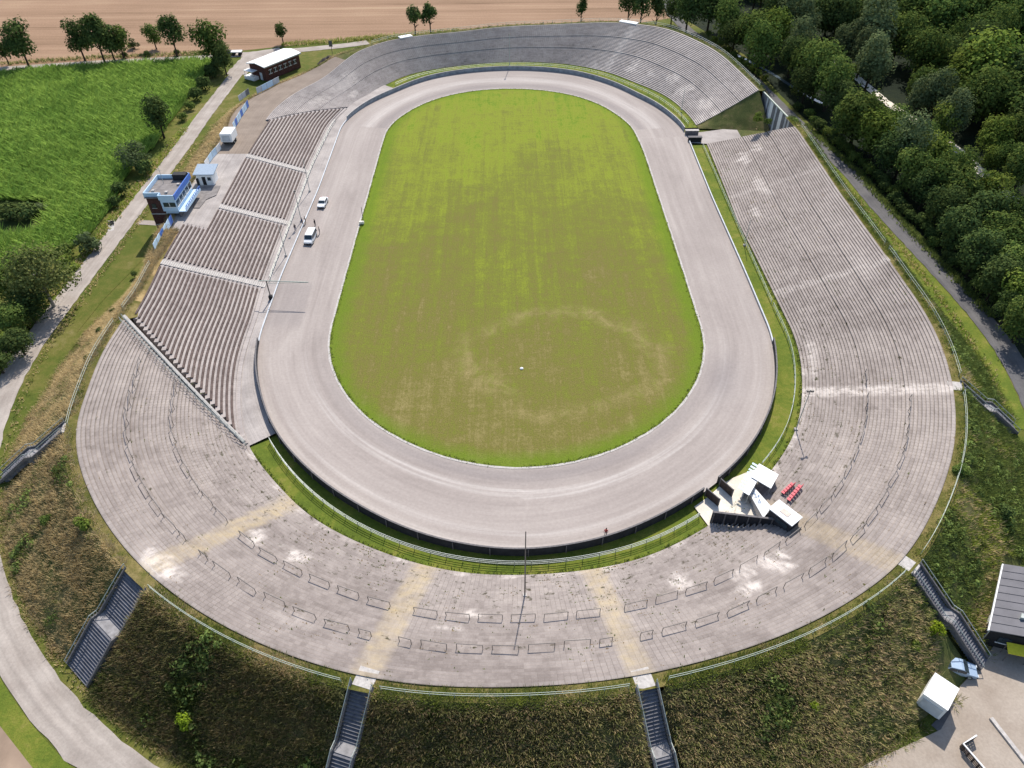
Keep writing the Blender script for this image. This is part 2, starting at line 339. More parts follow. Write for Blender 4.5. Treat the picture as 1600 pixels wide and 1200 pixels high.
co.matrix_world = Matrix.Translation((CX, 0, H)) @ Matrix.Rotation(YAW, 4, 'Z') @ Matrix.Rotation(PI/2-PIT, 4, 'X') @ Matrix.Rotation(ROLL, 4, 'Z')
SC.camera = co
SC.view_settings.view_transform = 'Standard'; SC.view_settings.look = 'None'; SC.view_settings.exposure = .30; SC.view_settings.gamma = 1

# ---------------------------------------------------------------- the ground and the flat surfaces
def struct(o): return tag(o, kind='structure')
def sheet(name, pts, z, mat, sub=False):
    o = mesh_obj(name, [(p[0], p[1], z) for p in pts], [tuple(range(len(pts)))], mat)
    bm = bmesh.new(); bm.from_mesh(o.data); bmesh.ops.triangulate(bm, faces=bm.faces, ngon_method='EAR_CLIP'); bm.normal_update()
    for f in bm.faces:
        if f.normal.z < 0: f.normal_flip()
    bm.to_mesh(o.data); bm.free(); return struct(o)
def strip(name, pts, w, z, mat, jag=.0):
    """ribbon along world points with slightly ragged edges"""
    pts = [Vector((p[0], p[1], 0)) for p in pts]; q = []
    for i in range(len(pts)-1):
        n = max(1, int((pts[i+1]-pts[i]).length/1.5))
        q += [pts[i].lerp(pts[i+1], k/n) for k in range(n)]
    q.append(pts[-1]); vs = []; uv = []; fs = []; d = 0
    for _ in range(3): q = [q[0]]+[(q[i-1]+q[i]*2+q[i+1])/4 for i in range(1, len(q)-1)]+[q[-1]]
    for i, p in enumerate(q):
        t = (q[min(i+1, len(q)-1)]-q[max(i-1, 0)]).normalized(); a = Vector((-t.y, t.x, 0))
        if i: d += (p-q[i-1]).length
        for sgn in (-1, 1):
            e = w/2+jag*mnoise.noise(Vector((d*.5, sgn*9, 3))); vs.append(p+a*sgn*e+Vector((0,0,z))); uv.append((d, (sgn+1)/2))
        if i: b = 2*i; fs.append((b-2, b, b+1, b-1)) if False else fs.append((b-2, b-1, b+1, b))
    o = mesh_obj(name, vs, fs, mat, uvs=uv); o.data.flip_normals(); return struct(o)
def ring(name, s0, s1, ra, rb, za, zb, mat, ds=1.2, nr=1, attr=None, smooth=True, disp=0, prof=None, zfun=None):
    """strip in oval coordinates between offsets ra(s) and rb(s)"""
    n = max(2, int((s1-s0)/ds)); vs = []; uv = []; fs = []; at_ = []
    for i in range(n+1):
        s = s0+(s1-s0)*i/n; a = ra(s) if callable(ra) else ra; b = rb(s) if callable(rb) else rb
        A = za(s) if callable(za) else za; B = zb(s) if callable(zb) else zb
        for j in range(nr+1):
            t = j/nr; r = lerp(a, b, t); z = lerp(A, B, prof(t) if prof else t)
            if disp and 0 < j: z += disp*mnoise.noise(Vector((s*.25, r*.35, 1.7)))*min(1, 4*t*(1-t)+.2)
            vs.append(P(s, r, z)); uv.append((s, r if nr > 1 or attr is None else t)); 
            if attr: at_.append((*attr(s % PER, t), 1)); uv[-1] = (s, t)
    for i in range(n):
        for j in range(nr):
            k = i*(nr+1)+j; fs.append((k, k+1, k+nr+2, k+nr+1))
    o = mesh_obj(name, vs, fs, mat, uvs=uv, smooth=smooth, attr=at_ if attr else None); return o

def inside_oval(x, y, pad=0):
    s, r = SR(x, y); return r < r_toe(s)+pad
# far ground sheet, reaching past the horizon
gs = 4000; sheet('ground', [(-gs,-gs),(gs,-gs),(gs,gs),(-gs,gs)], -.06, M_ground)
q = [at(-60,112,0), at(110,104), at(330,88), at(540,66), at(640,60), at(720,52), at(960,46), at(1060,30)]
q = [(p.x, p.y+3.0) for p in q]
sheet('stubble_field', [(-900, 262)]+q+[(70, 420), (300, 1400), (-1400, 1400), (-1400, 262)], -.03, M_field)
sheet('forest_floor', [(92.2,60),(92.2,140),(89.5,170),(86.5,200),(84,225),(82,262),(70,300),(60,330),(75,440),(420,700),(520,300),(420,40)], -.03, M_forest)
infield = struct(ring('infield', 163, 163+PER, 0.0, lambda s: r_lawn(s)+.12*mnoise.noise(Vector((s*.4,0,0))), .02, 0.02, M_lawn, 1.0, 10))
def track_tint(s, t):
    w = 0; d = 0
    near = max(0, math.cos((s if s < PER/2 else s-PER)/R0)) if (s < 85 or s > 408) else 0
    for c, wd, a in ((.30,.022,.9), (.36,.018,.7), (.80,.03,.5), (.95,.04,.6)):
        w = max(w, a*math.exp(-((t-c-.03*math.sin(s*.05))/wd)**2)*near)
    far = 1 if 170 < s < 320 else 0
    w = max(w, far*.6*math.exp(-((t-.45)/.12)**2))
    d = .75*math.exp(-((t-.10)/.09)**2)*near*.6
    d = max(d, .28*(sstep(398.8, 399.4, s)*(1-sstep(411, 416, s)))*sstep(.42, .5, t))
    d = max(d, .5*math.exp(-((s-58)/9)**2)*math.exp(-((t-.3)/.25)**2))
    d = max(d, far*.45*math.exp(-((t-.15)/.12)**2))
    return (w, d, 0)
track = struct(ring('track', 163, 163+PER, lambda s: r_lawn(s)+.1, lambda s: r_wall(s)+.15, .04, .6, M_track, 1.0, 40, attr=track_tint))
kerb = struct(ring('track_kerb', 163, 163+PER, lambda s: r_lawn(s)-.16+.1*mnoise.noise(Vector((s*.3,5,0))), lambda s: r_lawn(s)+.22+.12*mnoise.noise(Vector((s*.35,8,0))), .085, .085, M_conc, .8, 1))
# grass verge between wall and terraces (right, near bend, far bend) and concrete apron on the left
def zin(s): return .3
struct(ring('verge_lawn', -47.5, 158.2, lambda s: r_wall(s)+.1, lambda s: r_in(s)+.2, .15, .25, M_verge, 1.2, 3))
struct(ring('verge_lawn', 169.5, 288, lambda s: r_wall(s)+.1, lambda s: r_in(s)+.2, .25, .3, M_verge, 1.2, 3))
struct(ring('concrete_apron', 288, PER-47.5, lambda s: r_wall(s)+.1, lambda s: r_in(s)+.35, .62, .5, M_apron, 1.2, 2))
# flat top of the bank, dirt platform, and the bank itself
struct(ring('bank_top', -79, 158, lambda s: r_rim(s)-(1.6 if s < -74.2 else .05), lambda s: r_flat(s), lambda s: z_rim(s)-(.75 if s < -74.2 else .12), lambda s: z_rim(s)-.05, M_rim, 1.2, 3, disp=.25))
struct(ring('bank_top', 174, 292, lambda s: r_rim(s)-.05, lambda s: r_flat(s), lambda s: z_rim(s)-.12, lambda s: z_rim(s)-.05, M_bank, 1.2, 3, disp=.25))
struct(ring('dirt_platform', 292, 347, lambda s: (min(r_rim(s), r_in(s)+14.6) if s > 326.9 else r_rim(s))-.05, lambda s: r_flat(s)-.6, lambda s: z_rim(s)-.12, lambda s: z_rim(s)-.05, M_plat, 1.2, 3, disp=.1))
struct(ring('paved_platform', 347, 388, lambda s: (min(r_rim(s), r_in(s)+14.6) if s < 378 else 66.4)-.15, lambda s: r_flat(s)-.6, lambda s: z_rim(s)-.12 if s < 383 else 4.7, lambda s: z_rim(s)-.05 if s < 383 else 4.75, M_apron, 1.0, 3))
struct(ring('bank_top', 388, PER-79, lambda s: r_rim(s)-(1.5 if 403 < s < 418 else .35 if s < 417 else .05), lambda s: r_flat(s), lambda s: z_rim(s)-(.75 if 403 < s < 418 else .28 if s < 417 else .12), lambda s: z_rim(s)-.05, M_dry, 1.2, 3, disp=.2))
bankprof = lambda t: t**.92
STAIRS = [(458.6,4.7), (480.2,2.7), (9.1,2.5), (34.55,2.3), (61.2,2.4), (435.9,2.4), (88.7,2.2)]
def cut(s):                                                # the bank is cut away under the stairs
    return any(abs((s-a+PER/2) % PER-PER/2)*80/R0 < w/2+.5 for a, w in STAIRS)
def bank(s0, s1, m, inset=0): return struct(ring('embankment', s0, s1, lambda s: r_flat(s)-inset, r_toe, lambda s: z_rim(s)-(1.3 if cut(s) else .06), lambda s: -1.2 if cut(s) else -.12, m, .5, 9, disp=.6, prof=bankprof))
bank(-72, 158, M_bank); bank(174, 284, M_bank); bank(284, PER-72, M_dry, .62)
# ring road, its joins and the side roads
rr = lambda s: 89.8-8.0*sstep(135, 176, s % PER) if (s % PER) < 200 else 89.8
n = 0; pts = []
ringpts = [Vector((-91.3, y, 0)) for y in (262, 250, 235, 220, 208)]+[P(s, 90.8) for s in range(330, 480, 3)]+[P(s % PER, 90.4+2.5*sstep(480, 512, s)) for s in range(480, 516, 3)]
strip('ring_road', ringpts, 4.6, .012, M_road, .35)
fr = [P(s, 90.6-3.4*sstep(75, 135, s)-4.5*sstep(135, 176, s)) for s in range(28, 177, 3)]+[at(1165,112), at(1115,74), at(1075,48), at(1050,22), at(1040,-20)]
strip('forest_road', fr, 4.4, .016, M_asph, .3)
strip('field_road', [at(-200,121), at(0,108), at(150,98), at(300,91), at(380,85), at(450,80), at(540,71), at(575,66)], 4.6, .02, M_road, .4)
strip('road_junction', [Vector((-91.3,246,0)), at(384,100), at(396,86), at(440,79)], 7.0, .024, M_road, .8)
strip('forest_path', [at(1270,75), at(1330,114), at(1385,160), at(1440,196), at(1500,236), at(1545,280), at(1620,340)], 3.0, .012, M_sand, .5)
strip('ditch_water', [at(1150,85), at(1195,108), at(1215,120), at(1245,140), at(1285,162)], 1.3, .006, plain('mat_ditch_water', (.10,.13,.16), .06, .8, 0, .2), .5)
strip('access_path', [at(215,347), at(250,349)], 2.0, .02, M_road, .2)
yard = [at(1395,1290), at(1330,1205), at(1470,1140), at(1490,1105), at(1500,1072), at(1530,1042), at(1552,1010), at(1640,1000), at(1800,1050), at(1800,1400), at(1500,1400)]
sheet('yard', yard, .03, M_yard)
sheet('bare_soil', [at(-150,1000), at(-5,1128), at(55,1205), at(110,1300), at(-150,1400)], .01, M_soil)
sheet('sand_forecourt', [P(26.6,50.6), P(29.2,50.4), P(33,50.0), P(35.5,50.3), P(39,51.5), P(39,54), P(34.5,54.5), P(31.6,60.2), P(30.6,59.6), P(28.5,56.8), P(26.0,54.6)], .40, M_sand)
sheet('gate_passage', [P(159.5,48.5), P(158.6,54), P(156.2,64), P(169,64), P(166.5,54), P(165.5,48.3)], .35, M_apron)
sheet('passage_turf', [P(156.6,63), P(152.5,74), P(152,82), P(174,80), P(171,72), P(169.2,63)], .33, M_bank)
sheet('stone_slabs', [at(168,345), at(180,343), at(178,360), at(168,362)], .03, M_conc)
struct(ring('road_verge', 316, 442, 93.1, 95.6, .004, .004, M_verge, 2, 1)); struct(ring('road_verge', 62, 158, lambda s: 83.6-1.2*sstep(90,150,s), lambda s: 88.2-3.4*sstep(75, 135, s)-4.0*sstep(135, 176, s), .004, .004, M_verge, 2, 1)); struct(ring('road_verge', 412, 478, 93.2, 98.5, .004, .004, M_verge, 2, 1))
sheet('kiosk_shadow_patch', [at(302,325,4.8), at(310,292,4.8), at(345,290,4.8), at(338,305,4.8), at(322,312,4.8), at(312,325,4.8)], 4.86, M_roofg)  # dark sheet standing in for the shadow cast beside the kiosk
sheet('tower_lawn', [at(205,352), at(252,352), at(248,380), at(160,470), at(120,520)], .004, M_ground)

# ---------------------------------------------------------------- standing terraces
PATCH = []                                                  # bleached repair patches (px, py, z, ds, dr, amount)
for px, py, z, ds, dr, a in [(466,880,.8,1.6,1.2,1),(405,845,2.5,1.4,1.2,.9),(1062,912,2.2,1.3,1.5,1.0),(1206,890,3,1.7,2.2,.95),(1165,925,4,1.4,1.2,1),(742,963,3,1.2,.6,.8),(700,985,4,1.2,.5,.7),(1160,905,3,2,1,.7),(250,885,7.5,2.3,1.6,1.2),(460,975,6,2,1,.25),
    (1160,255,1.5,3,1.4,.7),(1188,300,1.5,5,1.3,.6),(1180,240,2.5,2,1.5,.5),(1135,320,.6,5,.8,.6),(1270,560,1,5,.8,.5),(1255,640,.5,6,.7,.4),(1180,330,2,3,1,.5),(1350,420,6,4,2,.25),
    (928,94,3,2.2,2.6,.8),(990,103,2.5,1.2,3.4,.9),(1016,116,2,1.2,2,.7),(1053,125,2.5,1.6,2,.9),(1070,142,2.2,2.2,2.6,.8),(1102,165,2,2.2,2.2,.7),(1095,190,.8,2,1.5,.6),(1120,180,2.5,2,1.5,.6),
    (545,122,4,2.6,2.4,.7),(552,146,1.6,2,1.2,.8),(500,150,4,4,2,.6),(530,135,3,4,2.5,.5),(470,160,6,3,1.5,.3)]:
    w = at(px, py, z); s_, r_ = SR(w.x, w.y); PATCH.append((s_, r_, ds, dr, a))
AISLE_N = [(458.5,1.5,'y'), (480.3,1.6,'y'), (8.9,1.5,'y'), (59.8,1.2,'w'), (88.3,1.1,'p'), (217,1.3,'w'), (33.5,1.8,'f'), (128,1.0,'q'), (262,1.2,'q'), (190,1.0,'q')]
def terr_tint(s, r, fr):
    w = y = 0.0
    for a, h, k in AISLE_N:
        d = abs((s-a+PER/2) % PER-PER/2)*r/R0
        if d < h+.3:
            m = 1-sstep(h-.3, h+.3, d)
            if k == 'y': y = max(y, m*(.62-.2*fr)*(.55+.9*max(0, mnoise.noise(Vector((s*1.4, r*.9, 5)))+.3))); w = max(w, .12*m)
            elif k == 'w': w = max(w, m*.75)
            elif k == 'p': w = max(w, m*.32)
            elif k == 'f': y = max(y, m*.3)
            else: w = max(w, m*.2)
    for ps, pr, ds, dr, a in PATCH:
        d = ((s-ps+PER/2) % PER-PER/2); q = (d/ds)**2+((r-pr)/dr)**2
        if q < 4:
            q += 1.3*mnoise.noise(Vector((s*.9, r*.45, 4)))+.8*mnoise.noise(Vector((s*2.6, r*1.2, 9))); w = max(w, min(a, 1)*(1-sstep(.45, 1.35, q)))
    if fr < .035 and (s < 70 or s > 430): w = max(w, .8*sstep(-.1, .3, mnoise.noise(Vector((s*.5, 3, 1)))))
    wd = (1-sstep(.12, .55, fr))*.9+.15
    if int(fr*40) in (17, 28): wd = 1.4  # step shadows painted as a broken dark line along the two crush-barrier rows
    if 80 < s < 440: wd *= .45
    return (w, y, wd, 1)
def terrace(name, label, cat, b0, b1, n, mat, tall=(), zi=.3, notch=None):
    """b0(fr), b1(fr): stations of the two skewed ends; real risers and treads"""
    root = thing(name, label, cat, P((b0(0)+b1(0))/2, r_in((b0(0)+b1(0))/2), 0)); inv = root.location.copy()
    L = max(abs(b1(0)-b0(0)), abs(b1(1)-b0(1))); m = int(L/(.6 if notch else 1.0))
    fz = [0.0]                                              # height fractions, with taller risers behind the two crush-barrier rows
    for j in range(n): fz.append(fz[-1]+(1.6 if j in tall else 1.0))
    fz = [v/fz[-1] for v in fz]
    vs = []; uv = []; ac = []; fs = []
    def pt(i, j, z): 
        fr = j/n; s = lerp(b0(fr), b1(fr), i/m); r = lerp(r_in(s), r_rim(s), fr); return s, r, fr
    ringsz = []
    for j in range(n+1):
        for k in (0, 1):
            if j == n and k == 1: break
            for i in range(m+1):
                s, r, fr = pt(i, j, 0); zz = zi+(z_rim(s)-zi)*(fz[j] if k == 0 else fz[j+1])
                if k == 0 and j == 0: zz = .05
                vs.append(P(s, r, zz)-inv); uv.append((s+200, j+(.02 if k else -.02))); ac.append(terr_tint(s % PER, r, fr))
    for q in range(2*n):
        for i in range(m):
            a = q*(m+1)+i
            if notch:
                s_, r_, _ = pt(i, q//2, 0)
                if notch(s_, r_): continue
            fs.append((a, a+1, a+m+2, a+m+1))
    # end walls
    for i in (0, m):
        for j in range(n):
            a = (2*j+1)*(m+1)+i; b = (2*j+2)*(m+1)+i
            k = len(vs)
            for src in (a, b):
                v = vs[src].copy(); v.z = .0; vs.append(v); uv.append(uv[src]); ac.append((0,0,0,1))
            fs.append((a, b, k+1, k))
    mesh_obj('steps', vs, fs, mat, root, uvs=uv, attr=ac); return root, m
NLO = lambda r: 27.0+(r-54.3)*.82
NHI = lambda r: 34.0-(r-54)*.42
_A = P(417.2, r_rim(417.2)); _B = P(444.8, r_in(444.8)); _tab = []
for _i in range(101):
    _p = _A.lerp(_B, _i/100); _s, _r = SR(_p.x, _p.y); _tab.append(((_r-r_in(_s))/(r_rim(_s)-r_in(_s)), _s))
_tab.sort(); _fx = [a for a, b in _tab]; _fy = [b for a, b in _tab]
diag = lambda fr: float(np.interp(fr, _fx, _fy))            # the straight diagonal edge of the seating stand
nb = lambda fr: diag(fr)-PER                 # boundary to the seating stand
rb = lambda fr: lerp(158.6, 151.5, fr)                     # skewed end at the gate passage
fb = lambda fr: lerp(170.8, 174.2, fr); fl = lambda fr: lerp(306, 326, fr)
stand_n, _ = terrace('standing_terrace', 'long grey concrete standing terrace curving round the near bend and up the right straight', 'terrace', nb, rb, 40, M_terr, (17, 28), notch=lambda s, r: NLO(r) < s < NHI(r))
stand_f, _ = terrace('standing_terrace', 'grey concrete standing terrace curving round the far bend below the stubble field', 'terrace', fb, fl, 38, M_terrf, (15, 26))

# ---------------------------------------------------------------- seating stand on the left straight
seat = thing('seating_stand', 'concrete seating stand on the left straight with rows of dark wooden benches', 'grandstand', P(372, 52, 0)); so_ = seat.location.copy()
PIT_R, PIT_Z = .775, .24
def nrow(s): return (int((70.3-r_in(s))/PIT_R) if s > 385.2 else int((r_rim(min(max(s, 322), 380))-r_in(s))/PIT_R))
def seat_block(a, b, nr, bench_rows=True):
    vs = []; uv = []; ac = []; fs = []; nn = 0
    for j in range(nr):
        fr = j/max(1, nr); s0, s1 = a(fr), b(fr); m = max(2, int((s1-s0)/1.2)); base = len(vs)
        for i in range(m+1):
            s = lerp(s0, s1, i/m); r = r_in(s)+PIT_R*j; z = .45+PIT_Z*j
            for (rr_, zz) in ((r, z if j else 0.1), (r, z+PIT_Z), (r+PIT_R, z+PIT_Z)):
                vs.append(P(s, rr_, zz)-so_); uv.append((s, j+.3)); ac.append((.12 if mnoise.noise(Vector((s*.1, j*.2, 2))) > .1 else 0, 0, .2, 1))
        for i in range(m):
            k = base+3*i; fs += [(k, k+3, k+4, k+1), (k+1, k+4, k+5, k+2)]
        for i in (0, m):
            k = base+3*i; q = len(vs)
            for e in (1, 2):
                v = vs[k+e].copy(); v.z = 0; vs.append(v); uv.append(uv[k]); ac.append((0,0,0,1))
            fs.append((k+1, k+2, q+1, q))
        if bench_rows and j >= 1 and s1-s0 > 2.5:
            mb = MB(); pts = [P(lerp(s0+.9, s1-.9, i/m), r_in(lerp(s0+.9, s1-.9, i/m))+PIT_R*j+.56, .45+PIT_Z*(j+1)+.13)-so_ for i in range(m+1)]
            mb.sweep(pts, .33, .22).build('bench', M_bench, seat)
    mesh_obj('steps', vs, fs, M_seatst, seat, uvs=uv, attr=ac)
bb = lambda fr: diag(fr)-.6; tb = lambda fr: lerp(308, 326.8, fr)
K = lambda c: (lambda fr: c)
seat_block(tb, K(348.4), 19); seat_block(K(349.8), K(374.4), 19); seat_block(K(375.8), K(384.6), 19, False); 
def nb3(): return 25
vs_ = None
seat_block(K(384.6), K(399.4), 25, False); seat_block(K(400.8), bb, 25)
for j in range(1, 25):                                      # the fourth block: upper rows stop at the paved platform
    s0 = 376.7 if j < 19 else 385.6; s1 = 398.5; m = 16
    MB().sweep([P(lerp(s0, s1, i/m), r_in(lerp(s0, s1, i/m))+PIT_R*j+.56, .45+PIT_Z*(j+1)+.13)-so_ for i in range(m+1)], .33, .22).build('bench', M_bench, seat)
for sa, nr in ((349.1, 19), (375.1, 19), (400.1, 25)):      # pale stairs between the blocks
    mb = MB()
    for j in range(2*nr):
        p = P(sa, r_in(sa)+PIT_R*(j+.5)/2, .45+PIT_Z*(j+1)/2-.7+.2); mb.box(p-so_, (PIT_R/2, 1.5, 1.44), 0)
    mb.build('aisle_stairs', M_conc, seat)

# ================================================================ walls, rails and the crush barriers
def ringpath(s0, s1, r, z, ds=1.2):
    n = max(1, int(abs(s1-s0)/ds)); rf = r if callable(r) else (lambda s: r); zf = z if callable(z) else (lambda s: z)
    return [P(lerp(s0, s1, i/n), rf(lerp(s0, s1, i/n)), zf(lerp(s0, s1, i/n))) for i in range(n+1)]
M_wallf = plain('mat_greyblue_boards', (.27,.29,.31), .8, .2, var=.3, scale=.9)
def wall(label, s0, s1, mat, capmat, h, z0=.1, th=.16):
    root = thing('track_wall', label, 'wall', P(s0, r_wall(s0), 0)); o = root.location.copy(); mb = MB(); cp = MB()
    pts = [q-o for q in ringpath(s0, s1, lambda s: r_wall(s)+th/2+.1, 0)]
    mb.sweep([q+Vector((0,0,(z0+h)/2)) for q in pts], th, h-z0).build('boards', mat, root)
    cp.sweep([q+Vector((0,0,h+.03)) for q in pts], th+.08, .06).build('coping', capmat, root)
    post = MB().box((0,0,(h-.1)/2), (.14,.14,h-.1)).build('post', capmat, root); k = 0
    n = int((s1-s0)/5)
    for i in range(min(n, 95)):
        s = lerp(s0, s1, (i+.5)/n); q = post if i == 0 else post.copy()
        if i: link(q, root)
        q.location = P(s, r_wall(s)+th+.18)-o
    return root
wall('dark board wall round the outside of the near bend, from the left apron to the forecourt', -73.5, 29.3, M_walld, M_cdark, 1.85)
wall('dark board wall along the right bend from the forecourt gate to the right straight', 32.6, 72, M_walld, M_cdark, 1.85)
wall('low pale wall between the track and the grass along the right straight', 72, 159.5, M_conc, M_wallw, 1.0)
wall('grey-blue board wall round the outside of the far bend', 166.5, 316, M_wallf, M_conc, 1.75)
wall('low white wall between the left straight of the track and the concrete apron', 316, 418.6, M_conc, M_wallw, .9)
def railing(label, pts, d, h, rails, mat, group, name='railing', rr=.045, mesh=False):
    root = thing(name, label, 'railing', pts[0], 0, group); o = root.location.copy()
    for z in rails:
        MB().tube([q-o+Vector((0,0,z)) for q in pts], rr, 5).build('rail', mat, root)
    L = [0]
    for i in range(1, len(pts)): L.append(L[-1]+(pts[i]-pts[i-1]).length)
    n = max(1, int(L[-1]/d)); post = MB().tube([(0,0,-.2), (0,0,h)], rr*1.15, 5).build('post', mat, root)
    for i in range(n+1):
        t = L[-1]*i/n; k = max(j for j in range(len(L)) if L[j] <= t+1e-6); k = min(k, len(L)-2)
        q = pts[k].lerp(pts[k+1], (t-L[k])/max(1e-6, L[k+1]-L[k]))
        c = post if i == 0 else link(post.copy(), root); c.location = q-o
    return root
zt = lambda s: z_rim(s)-.05
RG = 'pale metal railings along the rim of the bank'
for s0, s1, w in [(-73.5,-55.6,'left bank below the left stairs'), (-31.8+0,-13.4,'bank left of the near middle stairs'), (-10.4,7.6,'near bank between the two middle stairs'),
                  (10.6,33.2,'bank right of the near middle stairs'), (36.0,59.2,'right bank between the corner and bend stairs'), (62.2,92,'right bank above the yellow-green verge'), (94,151,'long right straight beside the forest road'),
                  (-91,-76.5,'left bank by the seating stand'), (-55.4,-52,'short stretch at the head of the wide left stairs')]:
    if s0 == -55.4: continue
    railing('pale two-bar metal railing on the rim, '+w, ringpath(s0, s1, lambda s: r_rim(s)+1.2, zt), 2.6, 1.1, (1.08, .6), M_pale, RG, rr=.032)
railing('pale two-bar metal railing on the rim, left bank past the wide left stairs', ringpath(-31.4, -13.6, lambda s: r_rim(s)+1.3, zt), 2.6, 1.1, (1.08,.6), M_pale, RG) if False else None
railing('pale two-bar metal railing along the rim of the far bend below the field', ringpath(176, 282, lambda s: r_rim(s)+1.2, zt), 3.2, 1.1, (1.08,.6), M_pale, RG)
VG = 'spectator rails on the grass verge'
vr = contour([(0,53.3),(18,53.0),(27,52.2),(40,51.9),(49,51.9),(63,51.2),(80,50.8),(113,51.2),(155,52),(445,49.6),(456,50.6),(468,51.8),(477,52.6),(485,53.1)], 3)
railing('long dark three-bar rail on the grass verge round the near bend', ringpath(-46.5, 26, vr, .2), 2.3, 1.15, (1.12,.75,.4), M_galv, VG)
railing('green-grey three-bar rail on the grass verge along the right bend', ringpath(40.5, 84, vr, .2), 2.6, 1.1, (1.08,.6), M_pale, VG)
railing('thin two-bar rail on the grass verge beside the right straight', ringpath(85, 157, vr, .2), 2.8, 1.0, (.98,.5), M_pale, VG)
railing('two-bar rail on the grass verge round the far bend', ringpath(171, 286, lambda s: lerp(r_wall(s), r_in(s), .55), .3), 2.8, 1.0, (.98,.5), M_galv, VG)
ar = lambda s: lerp(r_wall(s), r_in(s), .55)
railing('thin metal rail at the foot of the seating stand beside the apron', ringpath(318, 398, lambda s: r_in(s)-.55, .6), 2.8, 1.0, (.98,.5), M_galv, VG)
# rails down the diagonal between the seating stand and the near terrace
dg = [lerp(0.02, 1.0, i/24) for i in range(25)]
def dpt(fr, off=0):
    s = diag(fr)+off; return P(s, lerp(r_in(s), r_rim(s), fr), .3+(z_rim(s)-.3)*fr)
for off, w in ((.9, 'upper pale rail beside the benches'), (-1.0+2.6, 'lower pale rail beside the grey terrace')):
    railing(w+' down the diagonal stand boundary', [dpt(f, off)+Vector((0,0,.25)) for f in dg], 2.2, 1.0, (.98,.5), M_galv, 'rails down the diagonal stand boundary', rr=.035)
mbk = MB()
mbk.sweep([dpt(f, .4)+Vector((0,0,.30))-so_ for f in dg], .45, .4).build('boundary_kerb', M_conc, seat)

def barrier(label, s, fr, wid, group):
    r = lerp(r_in(s), r_rim(s), fr); j = int(fr*40); z = .3+(z_rim(s)-.3)*((j+1+.6*(j >= 17)+.6*(j >= 28))/41.2)
    p = P(s, r, z); a = (P(s+.5, r)-P(s-.5, r)); rz = math.atan2(a.y, a.x)
    key = round(wid, 2)
    if key not in BAR:
        t = thing('crush_barrier', label, 'barrier', p, rz, group)
        MB().tube([(-wid/2,0,1.12),(wid/2,0,1.12)], .055, 6).build('rail', M_iron, t)
        post = MB().tube([(0,0,-.3),(0,0,1.12)], .045, 6).build('post', M_iron, t); post.location = (-wid/2,0,0)
        q = link(post.copy(), t); q.location = (wid/2,0,0); BAR[key] = t; return
    t = clone(BAR[key]); t.location = p; t.rotation_euler = (rnd.gauss(0,.05), rnd.gauss(0,.012), rz+rnd.gauss(0,.025)); t['label'] = label; t['group'] = group
BAR = {}
gaps = (-33.7, -11.9, 8.9, 59.8)
for fr, s0, s1, step, w, lab in ((.445, -62.5, 63, 4.45*50/63.3, 2.95, 'inner'), (.715, -66, 58, 5.05*50/68.5, 3.05, 'outer')):
    edges = [s0]+[g for g in gaps if s0 < g < s1]+[s1]
    for a, b in zip(edges[:-1], edges[1:]):
        r = 63.3 if lab == 'inner' else 68.5; k = R0/r
        a2 = a+(1.25 if a in gaps else 0); b2 = b-(1.25 if b in gaps else 0); L = (b2-a2)/k
        sh0, sh1 = (lab == 'outer' and a in gaps), (lab == 'outer' and b in gaps); fix = 1.5*(sh0+sh1)+1.2*(sh0+sh1)
        n = max(1, round((L-fix+1.25)/(w+1.25))); ws = [1.5]*sh0+[w]*n+[1.5]*sh1; gp = (L-sum(ws))/max(1, len(ws)-1); x = 0
        for i, wd_ in enumerate(ws):
            short = wd_ == 1.5
            barrier('short crush barrier of the outer row, beside a yellowish stair aisle' if short else f'grey metal crush barrier standing in the {lab} row on the near terrace', a2+(x+wd_/2)*k, fr, wd_,
                    'short crush barriers beside the aisles' if short else f'crush barriers in the {lab} row of the near terrace')
            x += wd_+gp

M_land = plain('mat_stair_landing', (.27,.26,.26), .9, .15, 0, .25, 1.5)
